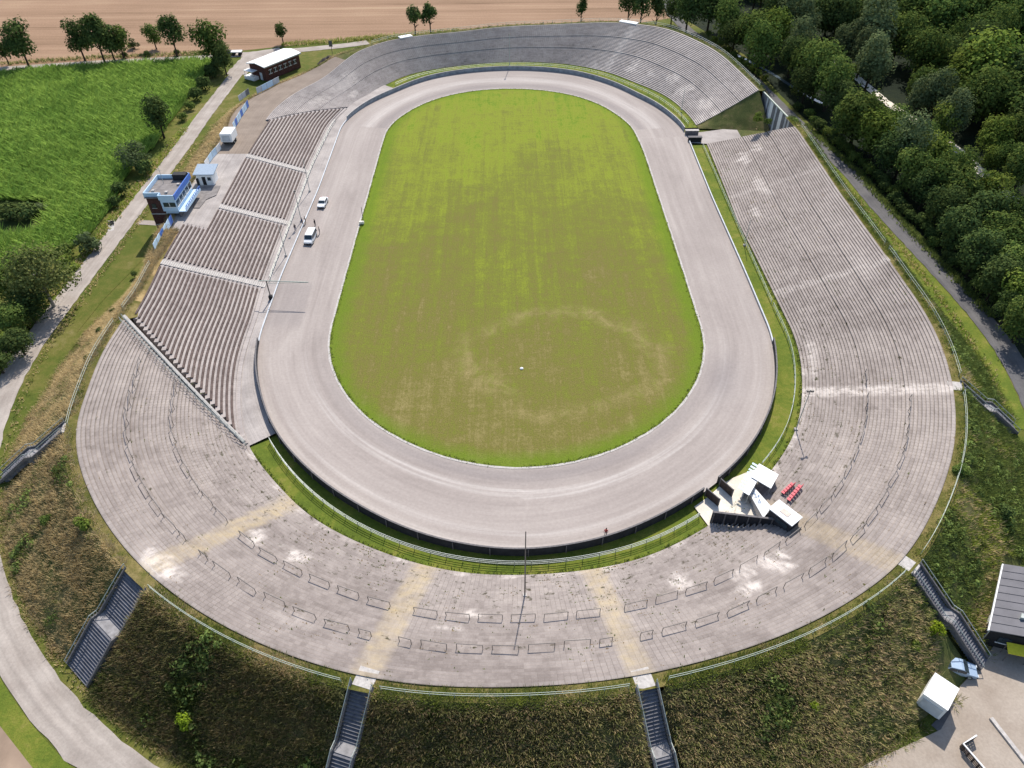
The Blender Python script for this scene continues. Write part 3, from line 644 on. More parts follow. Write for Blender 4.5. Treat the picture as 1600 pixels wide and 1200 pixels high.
# ---------------------------------------------------------------- stairs down the outside of the bank
def stairs(label, sA, rA, sB, rB, w, z0, land=None, rails=2, kinked=True):
    a = P(sA, rA, z0); b = P(sB, rB, .1); root = thing('bank_stairs', label, 'stairs', (b.x, b.y, 0), 0, 'concrete stairs up the bank'); o = root.location.copy()
    d = Vector((b.x-a.x, b.y-a.y, 0)); Lg = d.length; d.normalize(); sd = Vector((-d.y, d.x, 0)); rz = math.atan2(d.y, d.x)
    n = int(z0/.235); mb = MB(); ld = MB(); half = n//2
    tot = n*1.0+4.5; x = 0; run = Lg/tot
    for i in range(n):
        if i == half:
            c = a+d*(x+run*2.25)-o; c.z = z0*(1-i/n)/2-.3; ld.box(c, (run*4.5, w, z0*(1-i/n)-.02+.6), rz); x += run*4.5
        c = a+d*(x+run/2)-o; h = z0*(1-(i+.45)/n); c.z = h-.5; mb.box(c, (run*.985, w, 1.0), rz); x += run
    mb.build('flight', M_stair, root); ld.build('landing', M_land, root)
    MB().box(a-d*.9-o+Vector((0,0,-.15)), (2.2, w, .3), rz).build('top_slab', M_conc, root)
    for sg in (-1, 1):
        MB().sweep([a+sd*sg*(w/2+.14)-o+Vector((0,0,.12)), a+d*Lg*.47+sd*sg*(w/2+.14)-o+Vector((0,0,-z0*.5+.15)), a+d*Lg*.56+sd*sg*(w/2+.14)-o+Vector((0,0,-z0*.5+.15)), b+sd*sg*(w/2+.14)-o+Vector((0,0,.1))], .22, .5).build('stringer', M_cdark, root)
        if rails == 2 or sg == rails:
            hb = MB(); pts = [a+sd*sg*(w/2+.1)-o+Vector((0,0,1.05)), a+d*Lg*.47+sd*sg*(w/2+.1)-o+Vector((0,0,-z0*.5+1.05)), a+d*Lg*.56+sd*sg*(w/2+.1)-o+Vector((0,0,-z0*.5+1.05)), b+sd*sg*(w/2+.1)-o+Vector((0,0,1.0))]
            hb.tube(pts, .05, 6)
            for i in range(9):
                t = i/8*3; k = min(2, int(t)); q = pts[k].lerp(pts[k+1], t-k); hb.tube([q, q-Vector((0,0,1.1))], .04, 5)
            hb.build('handrail', M_galv, root)
    return root
stairs('broad dark stairs down the left bank to the gravel road', 458.6, 76.1, 458.6, 87.0, 4.4, 7.9, rails=-1)
stairs('narrow stairs down the near bank, left of centre', 480.4, 75.3, 480.0, 86.3, 2.3, 7.9)
stairs('narrow stairs down the near bank, right of centre', 8.9, 74.8, 9.3, 85.9, 2.1, 7.9)
stairs('long steep stairs with double handrail down to the yard beside the parked car', 34.4, 76.8, 34.7, 88.3, 1.9, 7.9)
stairs('shaded stairs down the right bank to the yellow-green verge', 60.6, 74.9, 61.8, 86.0, 2.0, 7.9)
stairs('stairs with dark side wall down the left bank toward the field lane', 436.6, 75.9, 435.2, 87.6, 2.0, 7.9)
stairs('overgrown stairs down the right straight toward the forest road', 89.2, 74.3, 88.2, 81.5, 1.8, 7.9)

# ---------------------------------------------------------------- gate passage between far terrace and right terrace
mb = MB(); fs = []
root = thing('grass_slope', 'dark dry grass slope closing the end of the far terrace above the gate passage', 'slope', (60, 200, 0)); o = root.location.copy()
vs = []; n = 16; m = 8
for i in range(n+1):
    fr = i/n; s = fb(fr); e = P(s, lerp(r_in(s), r_rim(s), fr), .25+(z_rim(s)-.3)*fr); foot = P(lerp(168.8, 166.6, fr), lerp(53.3, 73, fr), .3)
    for j in range(m+1):
        q = e.lerp(foot, j/m); q.z += .35*mnoise.noise(q*.6)*(1 if 0 < j < m else 0); vs.append(q-o)
for i in range(n):
    for j in range(m): k = i*(m+1)+j; fs.append((k, k+m+1, k+m+2, k+1))
mesh_obj('turf', vs, fs, M_bank, root, smooth=True)
root = thing('sheet_metal_wall', 'tall corrugated sheet wall closing the gate passage at the rim', 'wall', P(163, 73, 0)); o = root.location.copy()
A = P(174.4, 73.0); B = P(152.6, 74.6); n = 26; d = (B-A)/n; nn = Vector((-d.y, d.x, 0)).normalized()
for i in range(n):
    mb = MB(); p = A+d*i; q = A+d*(i+1); k = 6; ring0 = [p.lerp(q, t/k)+nn*(.09 if t % 2 else -.05) for t in range(k+1)]
    mb.loft([[w+Vector((0,0,.2))-o for w in ring0], [w+Vector((0,0,7.4))-o for w in ring0]], closed=False, cap=False)
    ob = mb.build('panel', M_wallw if i in (6,7,8,13,14,17) else plain_dark if i % 3 else M_wall, root) if False else mb.build('panel', M_white if i in (7,8,14,15) else (M_wallw if i in (4,6,11,18,20) else M_wall), root)
MB().sweep([A+Vector((0,0,7.5))-o, B+Vector((0,0,7.5))-o], .35, .25).build('top_rail', M_pale, root)
for nm, s_, lab in (('gate_block', 164.6, 'grey concrete gate block at the end of the far track wall'), ('gate_block', 160.2, 'black gate block at the end of the right track wall')):
    p = P(s_, 50.4); t = thing(nm, lab, 'gate block', p)
    MB().box((0,0,.9), (3.6,.9,1.5)).build('body', M_blk if s_ < 162 else M_cdark, t, bevel=.04); MB().box((0,0,1.7), (3.8,1.1,.12)).build('cap', M_cdark if s_ < 162 else M_conc, t)
# ---------------------------------------------------------------- forecourt group at the lower right
def slab(name, label, cat, corners, th, mat, sub='sheet'):
    o = Vector(corners[0]); t = thing(name, label, cat, (o.x, o.y, 0)); base = t.location.copy(); return t, base
for s_, dx, lab in ((29.4, -1, 'open dark gate leaf on the left of the forecourt opening'), (32.5, 1, 'open dark gate leaf on the right of the forecourt opening')):
    p = P(s_, 49.9); q = P(s_+(.1 if dx < 0 else -.2), 52.4); t = thing('gate_leaf', lab, 'gate', p); v = q-p; rz = math.atan2(v.y, v.x)
    MB().box(v/2+Vector((0,0,1.15)), (v.length, .1, 1.6), rz).build('boards', M_dwood, t)
    f = MB(); f.box(v/2+Vector((0,0,2.0)), (v.length+.1, .14, .1), rz); f.box(v/2+Vector((0,0,.38)), (v.length+.1, .14, .1), rz); f.box((0,0,1.15), (.14,.14,1.9), rz); f.box(v+Vector((0,0,1.15)), (.14,.14,1.9), rz); f.build('frame', M_cdark, t)
t = thing('plank_wall', 'long dark plank wall on the terrace steps beside the forecourt', 'wall', P(27, 54.3, .4)); o = t.location.copy()
a = P(NLO(53.9)-.1, 53.9, .4)-o; b = P(NLO(60.2)-.1, 60.2, 1.2)-o; n = 22
mb = MB(); pm = MB()
for i in range(n):
    c = a.lerp(b, (i+.5)/n); L = (b-a).length/n; mb.box(c+Vector((0,0,1.15)), (L*.96, .08, 2.6), math.atan2(b.y-a.y, b.x-a.x))
    if i % 4 == 0: pm.box(c+Vector((0,-.12,1.15)), (.14,.14,2.75), 0)
mb.build('planks', M_walld, t); pm.build('posts', M_cdark, t); MB().sweep([a+Vector((0,0,2.5)), b+Vector((0,0,2.5))], .3, .1).build('top_board', M_cdark, t)
# white cabin on legs
ca = at(1206,795,5); cb = at(1221,785,5); cc_ = at(1249,806,5); cd = at(1234,819,5); ctr = (ca+cb+cc_+cd)/4
t = thing('commentary_cabin', 'white-roofed dark cabin on legs standing on the terrace steps', 'cabin', (ctr.x, ctr.y, 2.2), math.atan2((cc_-cb).y, (cc_-cb).x))
Lx, Ly = 3.6, 2.1
MB().box((0,0,1.45), (Lx, Ly, 2.4)).build('body', M_walld, t, bevel=.03); MB().box((0,0,2.75), (Lx+.3, Ly+.35, .16)).build('roof', M_white, t, bevel=.03)
MB().box((0,0,2.86), (1.3, .9, .07)).build('roof_hatch', plain('mat_beige', (.62,.52,.44), .7, .2), t)
MB().box((.4,-Ly/2-.02,1.7), (1.9,.06,.8)).build('window', M_glass, t)
lg = MB()
for i in (-1,1):
    for j in (-1,1): lg.box((i*(Lx/2-.2), j*(Ly/2-.2), -.2), (.14,.14,1.0))
lg.build('legs', M_iron, t)
# white shelter (L shaped roof)
r0 = at(1187,722,3); r1 = at(1215,738,3); r2 = at(1212,757,3); r3 = at(1160,768,3)
sh = thing('white_shelter', 'white corner shelter with striped side awning beside the terrace steps', 'shelter', (r0.x, r0.y, .4)); o = sh.location.copy()
u = (r1-r0).normalized(); v = (r3-r0).normalized()
def rr_(a, b, z): return r0+u*a+v*b-o-Vector((0,0,r0.z-z))
def slabp(a0, a1, b0, b1, z, th): return [[rr_(a0,b0,z), rr_(a1,b0,z), rr_(a1,b1,z), rr_(a0,b1,z)], [rr_(a0,b0,z+th), rr_(a1,b0,z+th), rr_(a1,b1,z+th), rr_(a0,b1,z+th)]]
MB().loft(slabp(0, 3.2, 0, 3.2, 2.55, .14)).build('roof', M_white, sh)
MB().loft(slabp(0, 1.0, 3.22, 6.4, 2.4, .1)).build('side_roof', M_white, sh)
aw = MB()
for i in range(9): aw.loft(slabp(-.95, -.06, i*.7+.05, i*.7+.42, 2.2, .05))
aw.build('awning', M_lblue, sh)
MB().loft(slabp(0, .12, .1, 6.3, 0, 2.4)).build('back_wall', M_wallw, sh); MB().loft(slabp(.2, 3.1, .02, .14, 0, 2.54)).build('side_wall', M_wallw, sh)
ps = MB()
for a_, b_ in ((3.0,3.0),(.85,6.2),(3.0,.3),(.85,3.4)): ps.loft(slabp(a_, a_+.1, b_, b_+.1, 0, 2.4))
ps.build('posts', M_galv, sh)
# white banner panel with faded blue marks, leaning on the steps
q = [at(1169,768,1.2), at(1177,760,1.5), at(1206,793,2.9), at(1193,810,2.2)]; o = (q[0]+q[1]+q[2]+q[3])/4
t = thing('banner_panel', 'large white panel with faded blue marks leaning between shelter and cabin', 'panel', (o.x, o.y, 0)); b0 = Vector((o.x, o.y, 0))
nrm = (q[1]-q[0]).cross(q[3]-q[0]).normalized(); nrm = nrm if nrm.z > 0 else -nrm
MB().loft([[p-b0 for p in q], [p-b0+nrm*.08 for p in q]]).build('sheet', M_white, t)
mk = MB()
for i in range(13):
    a = rnd.uniform(.10,.62); b = rnd.uniform(.2,.7); w_, h_ = rnd.uniform(.02,.045), rnd.uniform(.10,.2)
    f = lambda a, b: q[0].lerp(q[3], a).lerp(q[1].lerp(q[2], a), b)-b0+nrm*.20
    ring_ = [f(a,b), f(a+w_,b), f(a+w_,b+h_), f(a,b+h_)]; mk.loft([ring_, [p+nrm*.006 for p in ring_]])
mk.build('faded_marks', plain('mat_faded_blue', (.25,.33,.46), .7, .2), t)
pp = MB()
for p in q: pp.tube([p-b0, Vector((p.x-b0.x, p.y-b0.y, .3))], .05, 5)
pp.build('props', M_iron, t)
MB().loft([[q[0]-b0, q[3]-b0, q[3]-b0-Vector((0,0,1.6)), q[0]-b0-Vector((0,0,.8))], [q[0]-b0+Vector((.08,.05,0)), q[3]-b0+Vector((.08,.05,0)), q[3]-b0+Vector((.08,.05,-1.6)), q[0]-b0+Vector((.08,.05,-.8))]]).build('side_panel', M_conc, t)
# two rows of red plastic seats
for (x0,y0,x1,y1,z,n,lab) in ((1221,774,1238,758,1.7,5,'row of faded red seats nearer the white shelter'), (1230,785,1250,761,2.2,6,'longer row of faded red seats, the outer of the two')):
    a = at(x0,y0,z); b = at(x1,y1,z); t = thing('seat_row', lab, 'seats', a, math.atan2((b-a).y, (b-a).x), 'red seat rows on the terrace'); L = (b-a).length
    st = None
    for i in range(n):
        if st is None:
            st = MB().box((0,0,.02), (L/n*.8,.55,.08)).box((0,-.30,.32), (L/n*.8,.08,.55)).build('seat', M_red, t, bevel=.02); k = st
            MB().box((0,0,-.22), (.12,.4,.4)).build('leg', M_iron, st)
        else: k = clone(st, t)
        k.location = (L*(i+.5)/n, 0, .45)
    MB().box((L/2,.0,.38), (L,.08,.06)).build('beam', M_iron, t)

# ---------------------------------------------------------------- masts, poles, start gate
def mast(label, base, h, r=.11, arms=(), mat=None, cat='mast', name='mast'):
    t = thing(name, label, cat, base); mat = mat or M_galv
    MB().tube([(0,0,-.3),(0,0,h*.5),(0,0,h)], r, 8, r*.6).build('pole', mat, t); MB().box((0,0,.1), (.5,.5,.5)).build('foot', M_conc, t)
    for (dx, dy, z, w) in arms: MB().box((dx,dy,z), (w,.35,.3)).build('speaker', M_iron, t, bevel=.03)
    return t
mast('tall thin grey mast on the terrace at the middle of the near bend', at(820,931,1.9), 14.0, .10, mat=M_iron)
mast('thin mast behind the wall at the middle of the far bend', P(246.3, 51.0, .3), 11, .12, [(0,.2,10.6,.6)])
mast('thin pole at the foot of the seating stand, farthest up the straight', at(484,299,.6), 8.5, .09)
mast('thin pole at the foot of the seating stand between van and start gate', at(447,400,.6), 7.5, .09)
mast('thin pole beside the people at the foot of the seating stand', at(471,346,.6), 8, .09, [(0,0,7.6,.5)])
mast('thin pole on the grass verge beside the right straight', at(1163,384,.2), 6.5, .09)
mast('thin pole on the far bend terrace above the gate passage', at(1065,171,1), 6.5, .09)
mast('short pole with a two-armed head on the right verge', at(1243,672,.3), 9, .09, [(.3,0,8.7,.5),(-.3,0,8.7,.5)])
g = thing('start_gate', 'start gate arm on a single pole reaching over half the left straight', 'start gate', at(424,468,.55)); o = g.location.copy()
MB().tube([(0,0,-.2),(0,0,4.5)], .12, 8).build('pole', M_iron, g)
e = at(482,441,4.6)-o; MB().tube([(-1.6,0,4.5),(0,0,4.5)], .09, 6).tube([(0,0,4.5), e], .09, 6).tube([(0,0,3.9), e+Vector((0,0,-.05))], .05, 5).build('arm', M_pale, g)
MB().box((0,0,.5), (.7,.7,1.0)).build('motor_box', M_blk, g, bevel=.04)
t = thing('referee_post', 'thin post with a small pale box at the edge of the infield', 'post', at(567,349,.05))
MB().tube([(.2,0,0),(.2,0,4.2)], .07, 6).build('pole', M_iron, t); MB().box((-.2,-.3,.4), (1.1,.7,.6)).build('box', plain('mat_cream', (.70,.66,.55), .7, .2), t, bevel=.05)
t = thing('white_marker', 'small white marker lying on the worn grass of the infield', 'marker', at(815,576,.05)); MB().loft([[Vector((r_*math.cos(k*PI/5), r_*math.sin(k*PI/5), z_)) for k in range(10)] for r_, z_ in ((.3,0),(.33,.08),(.2,.2),(.08,.24))]).build('disc', M_white, t)

# ---------------------------------------------------------------- tower, kiosk, trailer, service building, fences
tw = thing('control_tower', 'dark brick control tower with pale blue parapet and glazed cabin above the seating stand', 'tower', (-80.8, 144.4, 0))
MB().box((1.75,4.3,4.6), (3.5,8.6,9.2)).build('brick_shaft', M_brick, tw)
MB().box((1.75,-.03,5.05), (3.56,.16,.22)).box((1.75,-.03,2.4), (3.56,.16,.18)).build('band', M_conc, tw)
MB().box((5.15,3.6,7.75), (3.3,9.6,2.9)).build('cabin', M_lblue, tw); MB().box((5.15,3.9,5.85), (3.1,8.8,.9)).build('cabin_base', M_lblue, tw)
MB().box((5.0,4.2,3.0), (2.8,7.8,4.8)).build('understorey', M_cdark, tw)
rf = MB().box((3.4,3.85,9.26), (6.7,9.3,.12)).build('roof', M_roofg, tw)
pa = MB(); pa.box((1.7,-.12,9.65), (3.7,.2,1.1)); pa.box((5.2,-1.32,9.65), (3.5,.2,1.1)); pa.box((3.42,-.75,9.65), (.18,1.2,1.1)); pa.box((-.12,4.1,9.65), (.2,8.6,1.1)); pa.box((1.8,8.5,9.65), (3.9,.2,1.1)); pa.box((5.2,9.0,9.75), (3.4,.2,1.3)); pa.build('parapet', M_lblue, tw)
MB().box((6.98,3.85,9.7), (.2,10.6,1.2)).build('blue_fascia', M_blue, tw)
MB().box((5.2,8.2,10.0), (3.0,1.6,1.3)).build('roof_hut', M_blk, tw)
w = MB().box((5.3,-1.24,7.9), (2.6,.08,1.0)).build('window', M_glass, tw); MB().box((5.3,-1.29,7.9), (.1,.06,1.04)).box((5.3,-1.29,7.34), (2.8,.08,.1)).build('frame', M_white, w)
for i in range(5):
    w = MB().box((6.84,-.1+i*1.9,7.9), (.08,1.6,1.25)).build('window', M_glass, tw); MB().box((6.89,-.1+i*1.9,7.2), (.1,1.8,.12)).box((6.89,.85+i*1.9,7.9), (.1,.14,1.4)).build('frame', M_white, w)
MB().box((7.7,3.8,6.25), (1.7,10.2,.16)).build('balcony', M_lblue, tw)
br = MB(); br.tube([(8.5,-1.2,7.3),(8.5,8.8,7.3)], .06, 5).tube([(8.5,-1.2,6.8),(8.5,8.8,6.8)], .04, 5)
for i in range(11): br.tube([(8.5,-1.2+i,6.3),(8.5,-.2+i if i < 10 else 8.8,7.3)], .05, 5); br.tube([(8.5,-1.2+i,6.3),(8.5,-1.2+i,7.3)], .04, 5)
br.build('balcony_rail', M_blue, tw)
MB().box((8.52,3.8,6.55), (.05,10,.4)).build('balcony_panel', M_lblue, tw)
MB().box((6.75,3.8,5.45), (.25,9.4,1.4)).build('lower_front', M_cdark, tw)
MB().box((1.6,-.08,1.05), (1.0,.1,2.1)).build('door', M_blue, tw)
MB().tube([(2.0,6.0,9.3),(2.0,6.0,13.0)], .05, 6).tube([(1.5,6.0,12.4),(2.5,6.0,12.4)], .03, 5).build('aerial', M_galv, tw)
vb = MB()
for x_, y_ in ((1.0,2.2),(4.2,1.5),(5.6,5.2)): vb.box((x_,y_,9.5), (.6,.6,.4))
vb.build('roof_vents', M_conc, tw)
w = MB().box((1.2,-.06,7.0), (.9,.08,1.0)).build('window', M_glass, tw); MB().box((1.2,-.1,6.45), (1.1,.12,.1)).build('sill', M_conc, w)
ks = thing('kiosk', 'small white kiosk with overhanging grey-blue roof beside the tower', 'kiosk', (-73.0, 160.2, 4.7))
MB().box((0,0,1.4), (3.7,3.4,2.8)).build('walls', M_white, ks)
MB().loft([[Vector((-2.3,-2.2,2.75)),Vector((2.6,-2.2,2.75)),Vector((2.6,2.2,3.35)),Vector((-2.3,2.2,3.35))],[Vector((-2.3,-2.2,2.95)),Vector((2.6,-2.2,2.95)),Vector((2.6,2.2,3.55)),Vector((-2.3,2.2,3.55))]]).build('roof', plain('mat_bluegrey_roof', (.30,.37,.45), .6, .3), ks)
MB().box((-.2,-1.73,1.1), (.8,.08,2.0)).build('door', M_blk, ks); w = MB().box((1.1,-1.73,1.6), (.8,.08,.8)).build('window', M_glass, ks)
MB().box((-1.7,-1.9,.9), (.5,.3,1.8)).build('drainpipe', M_blk, ks)
tr = thing('box_trailer', 'white box trailer parked on the platform edge beside the seating stand', 'trailer', (-73.9, 182.3, 4.75), 0)
MB().box((0,0,2.1), (3.0,4.6,2.2)).build('body', M_white, tr, bevel=.08); MB().box((0,0,.85), (2.4,4.2,.3)).build('chassis', M_blk, tr); MB().box((0,-2.33,2.0), (2.0,.05,1.5)).build('tailgate', M_wallw, tr)
for i in (-1,1):
    for j in (-.7,.7):
        w = MB().tube([(i*1.15,j,.42),(i*1.4,j,.42)], .42, 12).build('wheel', M_blk, tr); MB().tube([(i*1.39,j,.42),(i*1.43,j,.42)], .2, 10).build('rim', M_galv, w)
bl = thing('service_building', 'dark brick single-storey building with a bright white roof by the road corner', 'building', (-78.0, 247.9, 0), math.radians(57.5))
MB().box((0,0,2.2), (15.4,7.0,4.4)).build('brick_walls', M_brick, bl)
rfm = MB(); rings = [[Vector((x,-4.1,4.4)),Vector((x,0,5.05)),Vector((x,4.1,4.4)),Vector((x,4.1,4.65)),Vector((x,0,5.3)),Vector((x,-4.1,4.65))] for x in (-8.3,8.3)]
rfm.loft(rings).build('roof', M_white, bl)
MB().box((0,-4.12,4.42), (16.6,.08,.3)).build('gutter', M_galv, bl)
for i in range(6):
    w = MB().box((-5.6+i*2.2,-3.53,2.5), (1.2,.08,1.2)).build('window', M_glass, bl); MB().box((-5.6+i*2.2,-3.56,1.86), (1.5,.14,.14)).box((-5.6+i*2.2,-3.56,3.12), (1.4,.1,.12)).box((-5.6+i*2.2,-3.58,2.5), (.1,.1,1.3)).build('frame', M_white, w)
d = MB().box((-7.73,-1.2,1.2), (.08,1.1,2.3)).build('door', M_wallw, bl); MB().box((-7.78,-.8,1.2), (.06,.08,.3)).build('handle', M_iron, d)
MB().box((-8.6,2.4,.5), (2.6,4.4,1.0)).build('step_platform', M_white, bl); MB().box((-8.8,2.2,2.8), (2.4,4.0,.14)).build('porch_roof', M_white, bl); MB().box((-9.8,.5,1.9), (.12,.12,1.8)).box((-9.8,4.0,1.9), (.12,.12,1.8)).build('porch_post', M_white, bl)
def panel_fence(label, pts, h, mat, mat2, d=2.0):
    t = thing('panel_fence', label, 'fence', pts[0], 0, 'blue panel fences along the platform edge'); o = t.location.copy(); n = 0; post = None
    for a, b in zip(pts[:-1], pts[1:]):
        k = max(1, int((b-a).length/d))
        for i in range(k):
            p = a.lerp(b, i/k)-o; q = a.lerp(b, (i+1)/k)-o; v = q-p; rz = math.atan2(v.y, v.x)
            MB().box((p+q)/2+Vector((0,0,h/2+.1)), (v.length*.95,.07,h), rz).build('panel', mat if n % 3 else mat2, t); n += 1
            if post is None: post = MB().box((0,0,h/2), (.12,.12,h+.3)).build('post', M_galv, t); post.location = p
            else: link(post.copy(), t).location = p
fz = 4.8
panel_fence('grey-blue panel fence at the platform edge below the brick building', [at(x,y,fz) for x, y in ((437,129),(418,139),(402,147))], 1.7, M_lblue, M_wallw)
panel_fence('short dark grey panel fence left of the platform end', [at(x,y,fz) for x, y in ((390,147),(374,159))], 1.6, M_wallw, M_wall)
panel_fence('long pale blue panel fence along the dirt platform', [at(x,y,fz) for x, y in ((389,166),(377,184),(366,203))], 1.7, M_lblue, M_blue)
panel_fence('pale panel fence between trailer and kiosk', [at(x,y,fz) for x, y in ((346,233),(333,247),(322,263))], 1.6, M_lblue, M_white)
panel_fence('blue panel fence stepping down from the tower beside the benches', [at(271,347,5.2), at(258,368,5.8), at(243,393,6.4)], 1.7, M_lblue, M_blue)
t = thing('notice_board', 'small grey notice board on a post on the lawn by the dirt mound', 'sign', at(520,88,0)); MB().tube([(0,0,0),(0,0,4)], .09, 6).build('post', M_iron, t); MB().box((-.1,0,4.2), (1.2,.12,2.0)).build('board', M_cdark, t)
t = thing('dirt_mound', 'dark heap of soil at the end of the dirt platform', 'mound', at(516,98,4.6)); o = t.location.copy()
vs = []; fs = []
for i in range(9):
    for k in range(18):
        a = 2*PI*k/18; r_ = i/8; z_ = 2.3*(1-r_**1.5)-.7*r_; v = Vector((4.2*r_*math.cos(a)*(1+.2*math.sin(a*3)), 3.4*r_*math.sin(a), z_)); v += Vector((0,0,.4*mnoise.noise(v*.8)*(1-r_))); vs.append(v)
for i in range(8):
    for k in range(18): fs.append((i*18+k, (i+1)*18+k, (i+1)*18+(k+1)%18, i*18+(k+1)%18))
mesh_obj('soil', vs, fs, plain('mat_dark_soil', (.085,.07,.06), .95, .1, 0, .35, .8), t, smooth=False)
for x, y, w_, lab in ((638,59,4.5,'pale concrete landing slab on the rim, left of the middle of the far bend'), (987,37.5,6.5,'pale concrete landing slab on the rim, right of the middle of the far bend')):
    p = at(x,y,8.3); s_, r_ = SR(p.x,p.y); r_ = r_rim(s_)+.9; p = P(s_, r_, z_rim(s_)); a = P(s_+.5, r_)-P(s_-.5, r_)
    t = thing('landing_slab', lab, 'slab', p, math.atan2(a.y, a.x)); MB().box((0,0,.1), (w_,2.2,.3)).build('slab', M_white, t, bevel=.03)
# ---------------------------------------------------------------- vehicles
def car(label, cat, name, p, rz, L, Wd, prof, glass, paint, wheelx, wr=.33, low=.28):
    """prof: side profile (x, z) upper outline from front to back; cabin pulled in toward the roof"""
    t = thing(name, label, cat, p, rz); zs = [z for x, z in prof]; belt = glass['belt']
    rings = []
    N = len(prof)
    for x, z in prof:
        w1 = Wd/2*(1-.10*max(0, (abs(x)/(L/2)-.75))/.25); top = Wd/2*.80 if z > belt+.15 else w1*.96
        rings.append([Vector((x,-w1*.96,low)), Vector((x,-w1,min(z,.62))), Vector((x,-w1*.98,min(z,belt))), Vector((x,-top,z)), Vector((x,top,z)), Vector((x,w1*.98,min(z,belt))), Vector((x,w1,min(z,.62))), Vector((x,w1*.96,low))])
    MB().loft(rings).build('body', paint, t, smooth=False, bevel=0)
    for nm, (xa, za), (xb, zb) in glass['end']:
        wd = Wd*.40; f = MB(); v = Vector((xb-xa,0,zb-za)); nr = Vector((-v.z,0,v.x)).normalized(); nr = nr if nr.z > 0 else -nr
        A = [Vector((xa,-wd*1.06,za)),Vector((xa,wd*1.06,za)),Vector((xb,wd*.92,zb)),Vector((xb,-wd*.92,zb))]; A = [q+nr*.02 for q in A]; f.loft([A,[q+nr*.025 for q in A]]).build(nm, M_glass, t)
    for sg in (-1,1):
        for xa, xb in glass['side']:
            zt_ = glass['roof']-.12; f = MB(); y0 = Wd/2*.985; y1 = Wd/2*.85
            A = [Vector((xa,sg*y0,belt+.03)),Vector((xb,sg*y0,belt+.03)),Vector((xb-.05 if xb>xa else xb+.05,sg*y1,zt_)),Vector((xa+.08,sg*y1,zt_))]; f.loft([A,[q+Vector((0,sg*.03,.01)) for q in A]]).build('side_window', M_glass, t)
        for x in wheelx:
            w = MB().tube([(x,sg*(Wd/2-.2),wr),(x,sg*(Wd/2+.01),wr)], wr, 14).build('wheel', M_blk, t); MB().tube([(x,sg*(Wd/2),wr),(x,sg*(Wd/2+.03),wr)], wr*.6, 12).build('rim', M_galv, w)
        MB().box((prof[0][0]+.0,sg*Wd*.36,.70), (.10,.36,.18)).build('headlight', M_wallw, t); MB().box((prof[-1][0]-.0,sg*Wd*.4,.85), (.08,.18,.35)).build('tail_light', M_red, t)
    MB().box((prof[0][0]+.02,0,.42), (.12,Wd*.9,.2)).build('bumper', M_blk, t)
    return t
vanp = [(2.45,.55),(2.42,.85),(1.75,1.12),(1.0,1.86),(.7,1.95),(-2.2,1.93),(-2.42,1.75),(-2.46,1.0),(-2.46,.5)]
vang = dict(belt=1.08, roof=1.92, end=[('windscreen',(1.70,1.16),(1.03,1.82)),('rear_window',(-2.45,1.15),(-2.43,1.72))], side=[(1.35,.35),(.25,-.95),(-1.05,-2.2)])
car('white van parked on the left straight with its windscreen toward the near bend', 'van', 'parked_van', at(486,375,.42), math.radians(-93), 4.9, 1.95, vanp, vang, M_white, (1.55,-1.5), .34)
carp = [(2.2,.5),(2.17,.72),(1.15,.95),(.45,1.40),(.2,1.46),(-.95,1.44),(-1.55,1.05),(-2.1,.98),(-2.2,.8),(-2.2,.45)]
carg = dict(belt=.92, roof=1.45, end=[('windscreen',(1.10,.99),(.48,1.37)),('rear_window',(-1.50,1.10),(-.99,1.40))], side=[(.75,-.25),(-.32,-1.15)])
car('white saloon car parked on the left straight behind the van', 'car', 'parked_car', at(505,320,.45), math.radians(-93), 4.4, 1.8, carp, carg, M_white, (1.35,-1.3))
M_pblue = plain('mat_silver_blue', (.36,.46,.58), .35, .5, .2, .06)
car('silver-blue car parked in the shade at the foot of the corner stairs', 'car', 'parked_car', at(1492,1046,.05), math.radians(-16), 4.3, 1.8, carp, carg, M_pblue, (1.35,-1.3))
# white box van at the yard
c4 = [at(1443,1082,3.2), at(1479,1111,3.2), at(1497,1077,3.2), at(1464,1053,3.2)]; ctr = sum(c4, Vector())/4
lx = (c4[2]-c4[1]); t = thing('box_trailer', 'white flat-roofed box trailer at the edge of the yard below the bank', 'trailer', (ctr.x, ctr.y, .03), math.atan2(lx.y, lx.x))
MB().box((0,0,1.95), (3.45,2.7,2.5)).build('body', M_white, t, bevel=.04); MB().box((0,0,.62), (3.3,2.0,.16)).build('chassis', M_blk, t); MB().box((0,0,3.22), (3.5,2.75,.06)).build('roof', M_white, t)
MB().box((-1.76,0,1.7), (.06,2.2,1.9)).build('tailgate', M_wallw, t); MB().tube([(1.7,0,.6),(2.9,0,.5)], .06, 6).build('drawbar', M_iron, t)
for i in (-1,1):
    w = MB().tube([(-.1,i*1.0,.36),(-.1,i*1.28,.36)], .36, 14).build('wheel', M_blk, t); MB().tube([(-.1,i*1.27,.36),(-.1,i*1.30,.36)], .2, 10).build('rim', M_galv, w)
t = thing('wooden_crate', 'reddish brown crate with a white sack behind the white box trailer', 'crate', at(1472,1043,.03), .7); MB().box((0,0,.5), (1.6,1.0,1.0)).build('boards', plain('mat_red_brown', (.22,.08,.05), .85, .15), t, bevel=.03); MB().box((.3,-.1,1.2), (.7,.5,.4)).build('sack', M_white, t, bevel=.12)
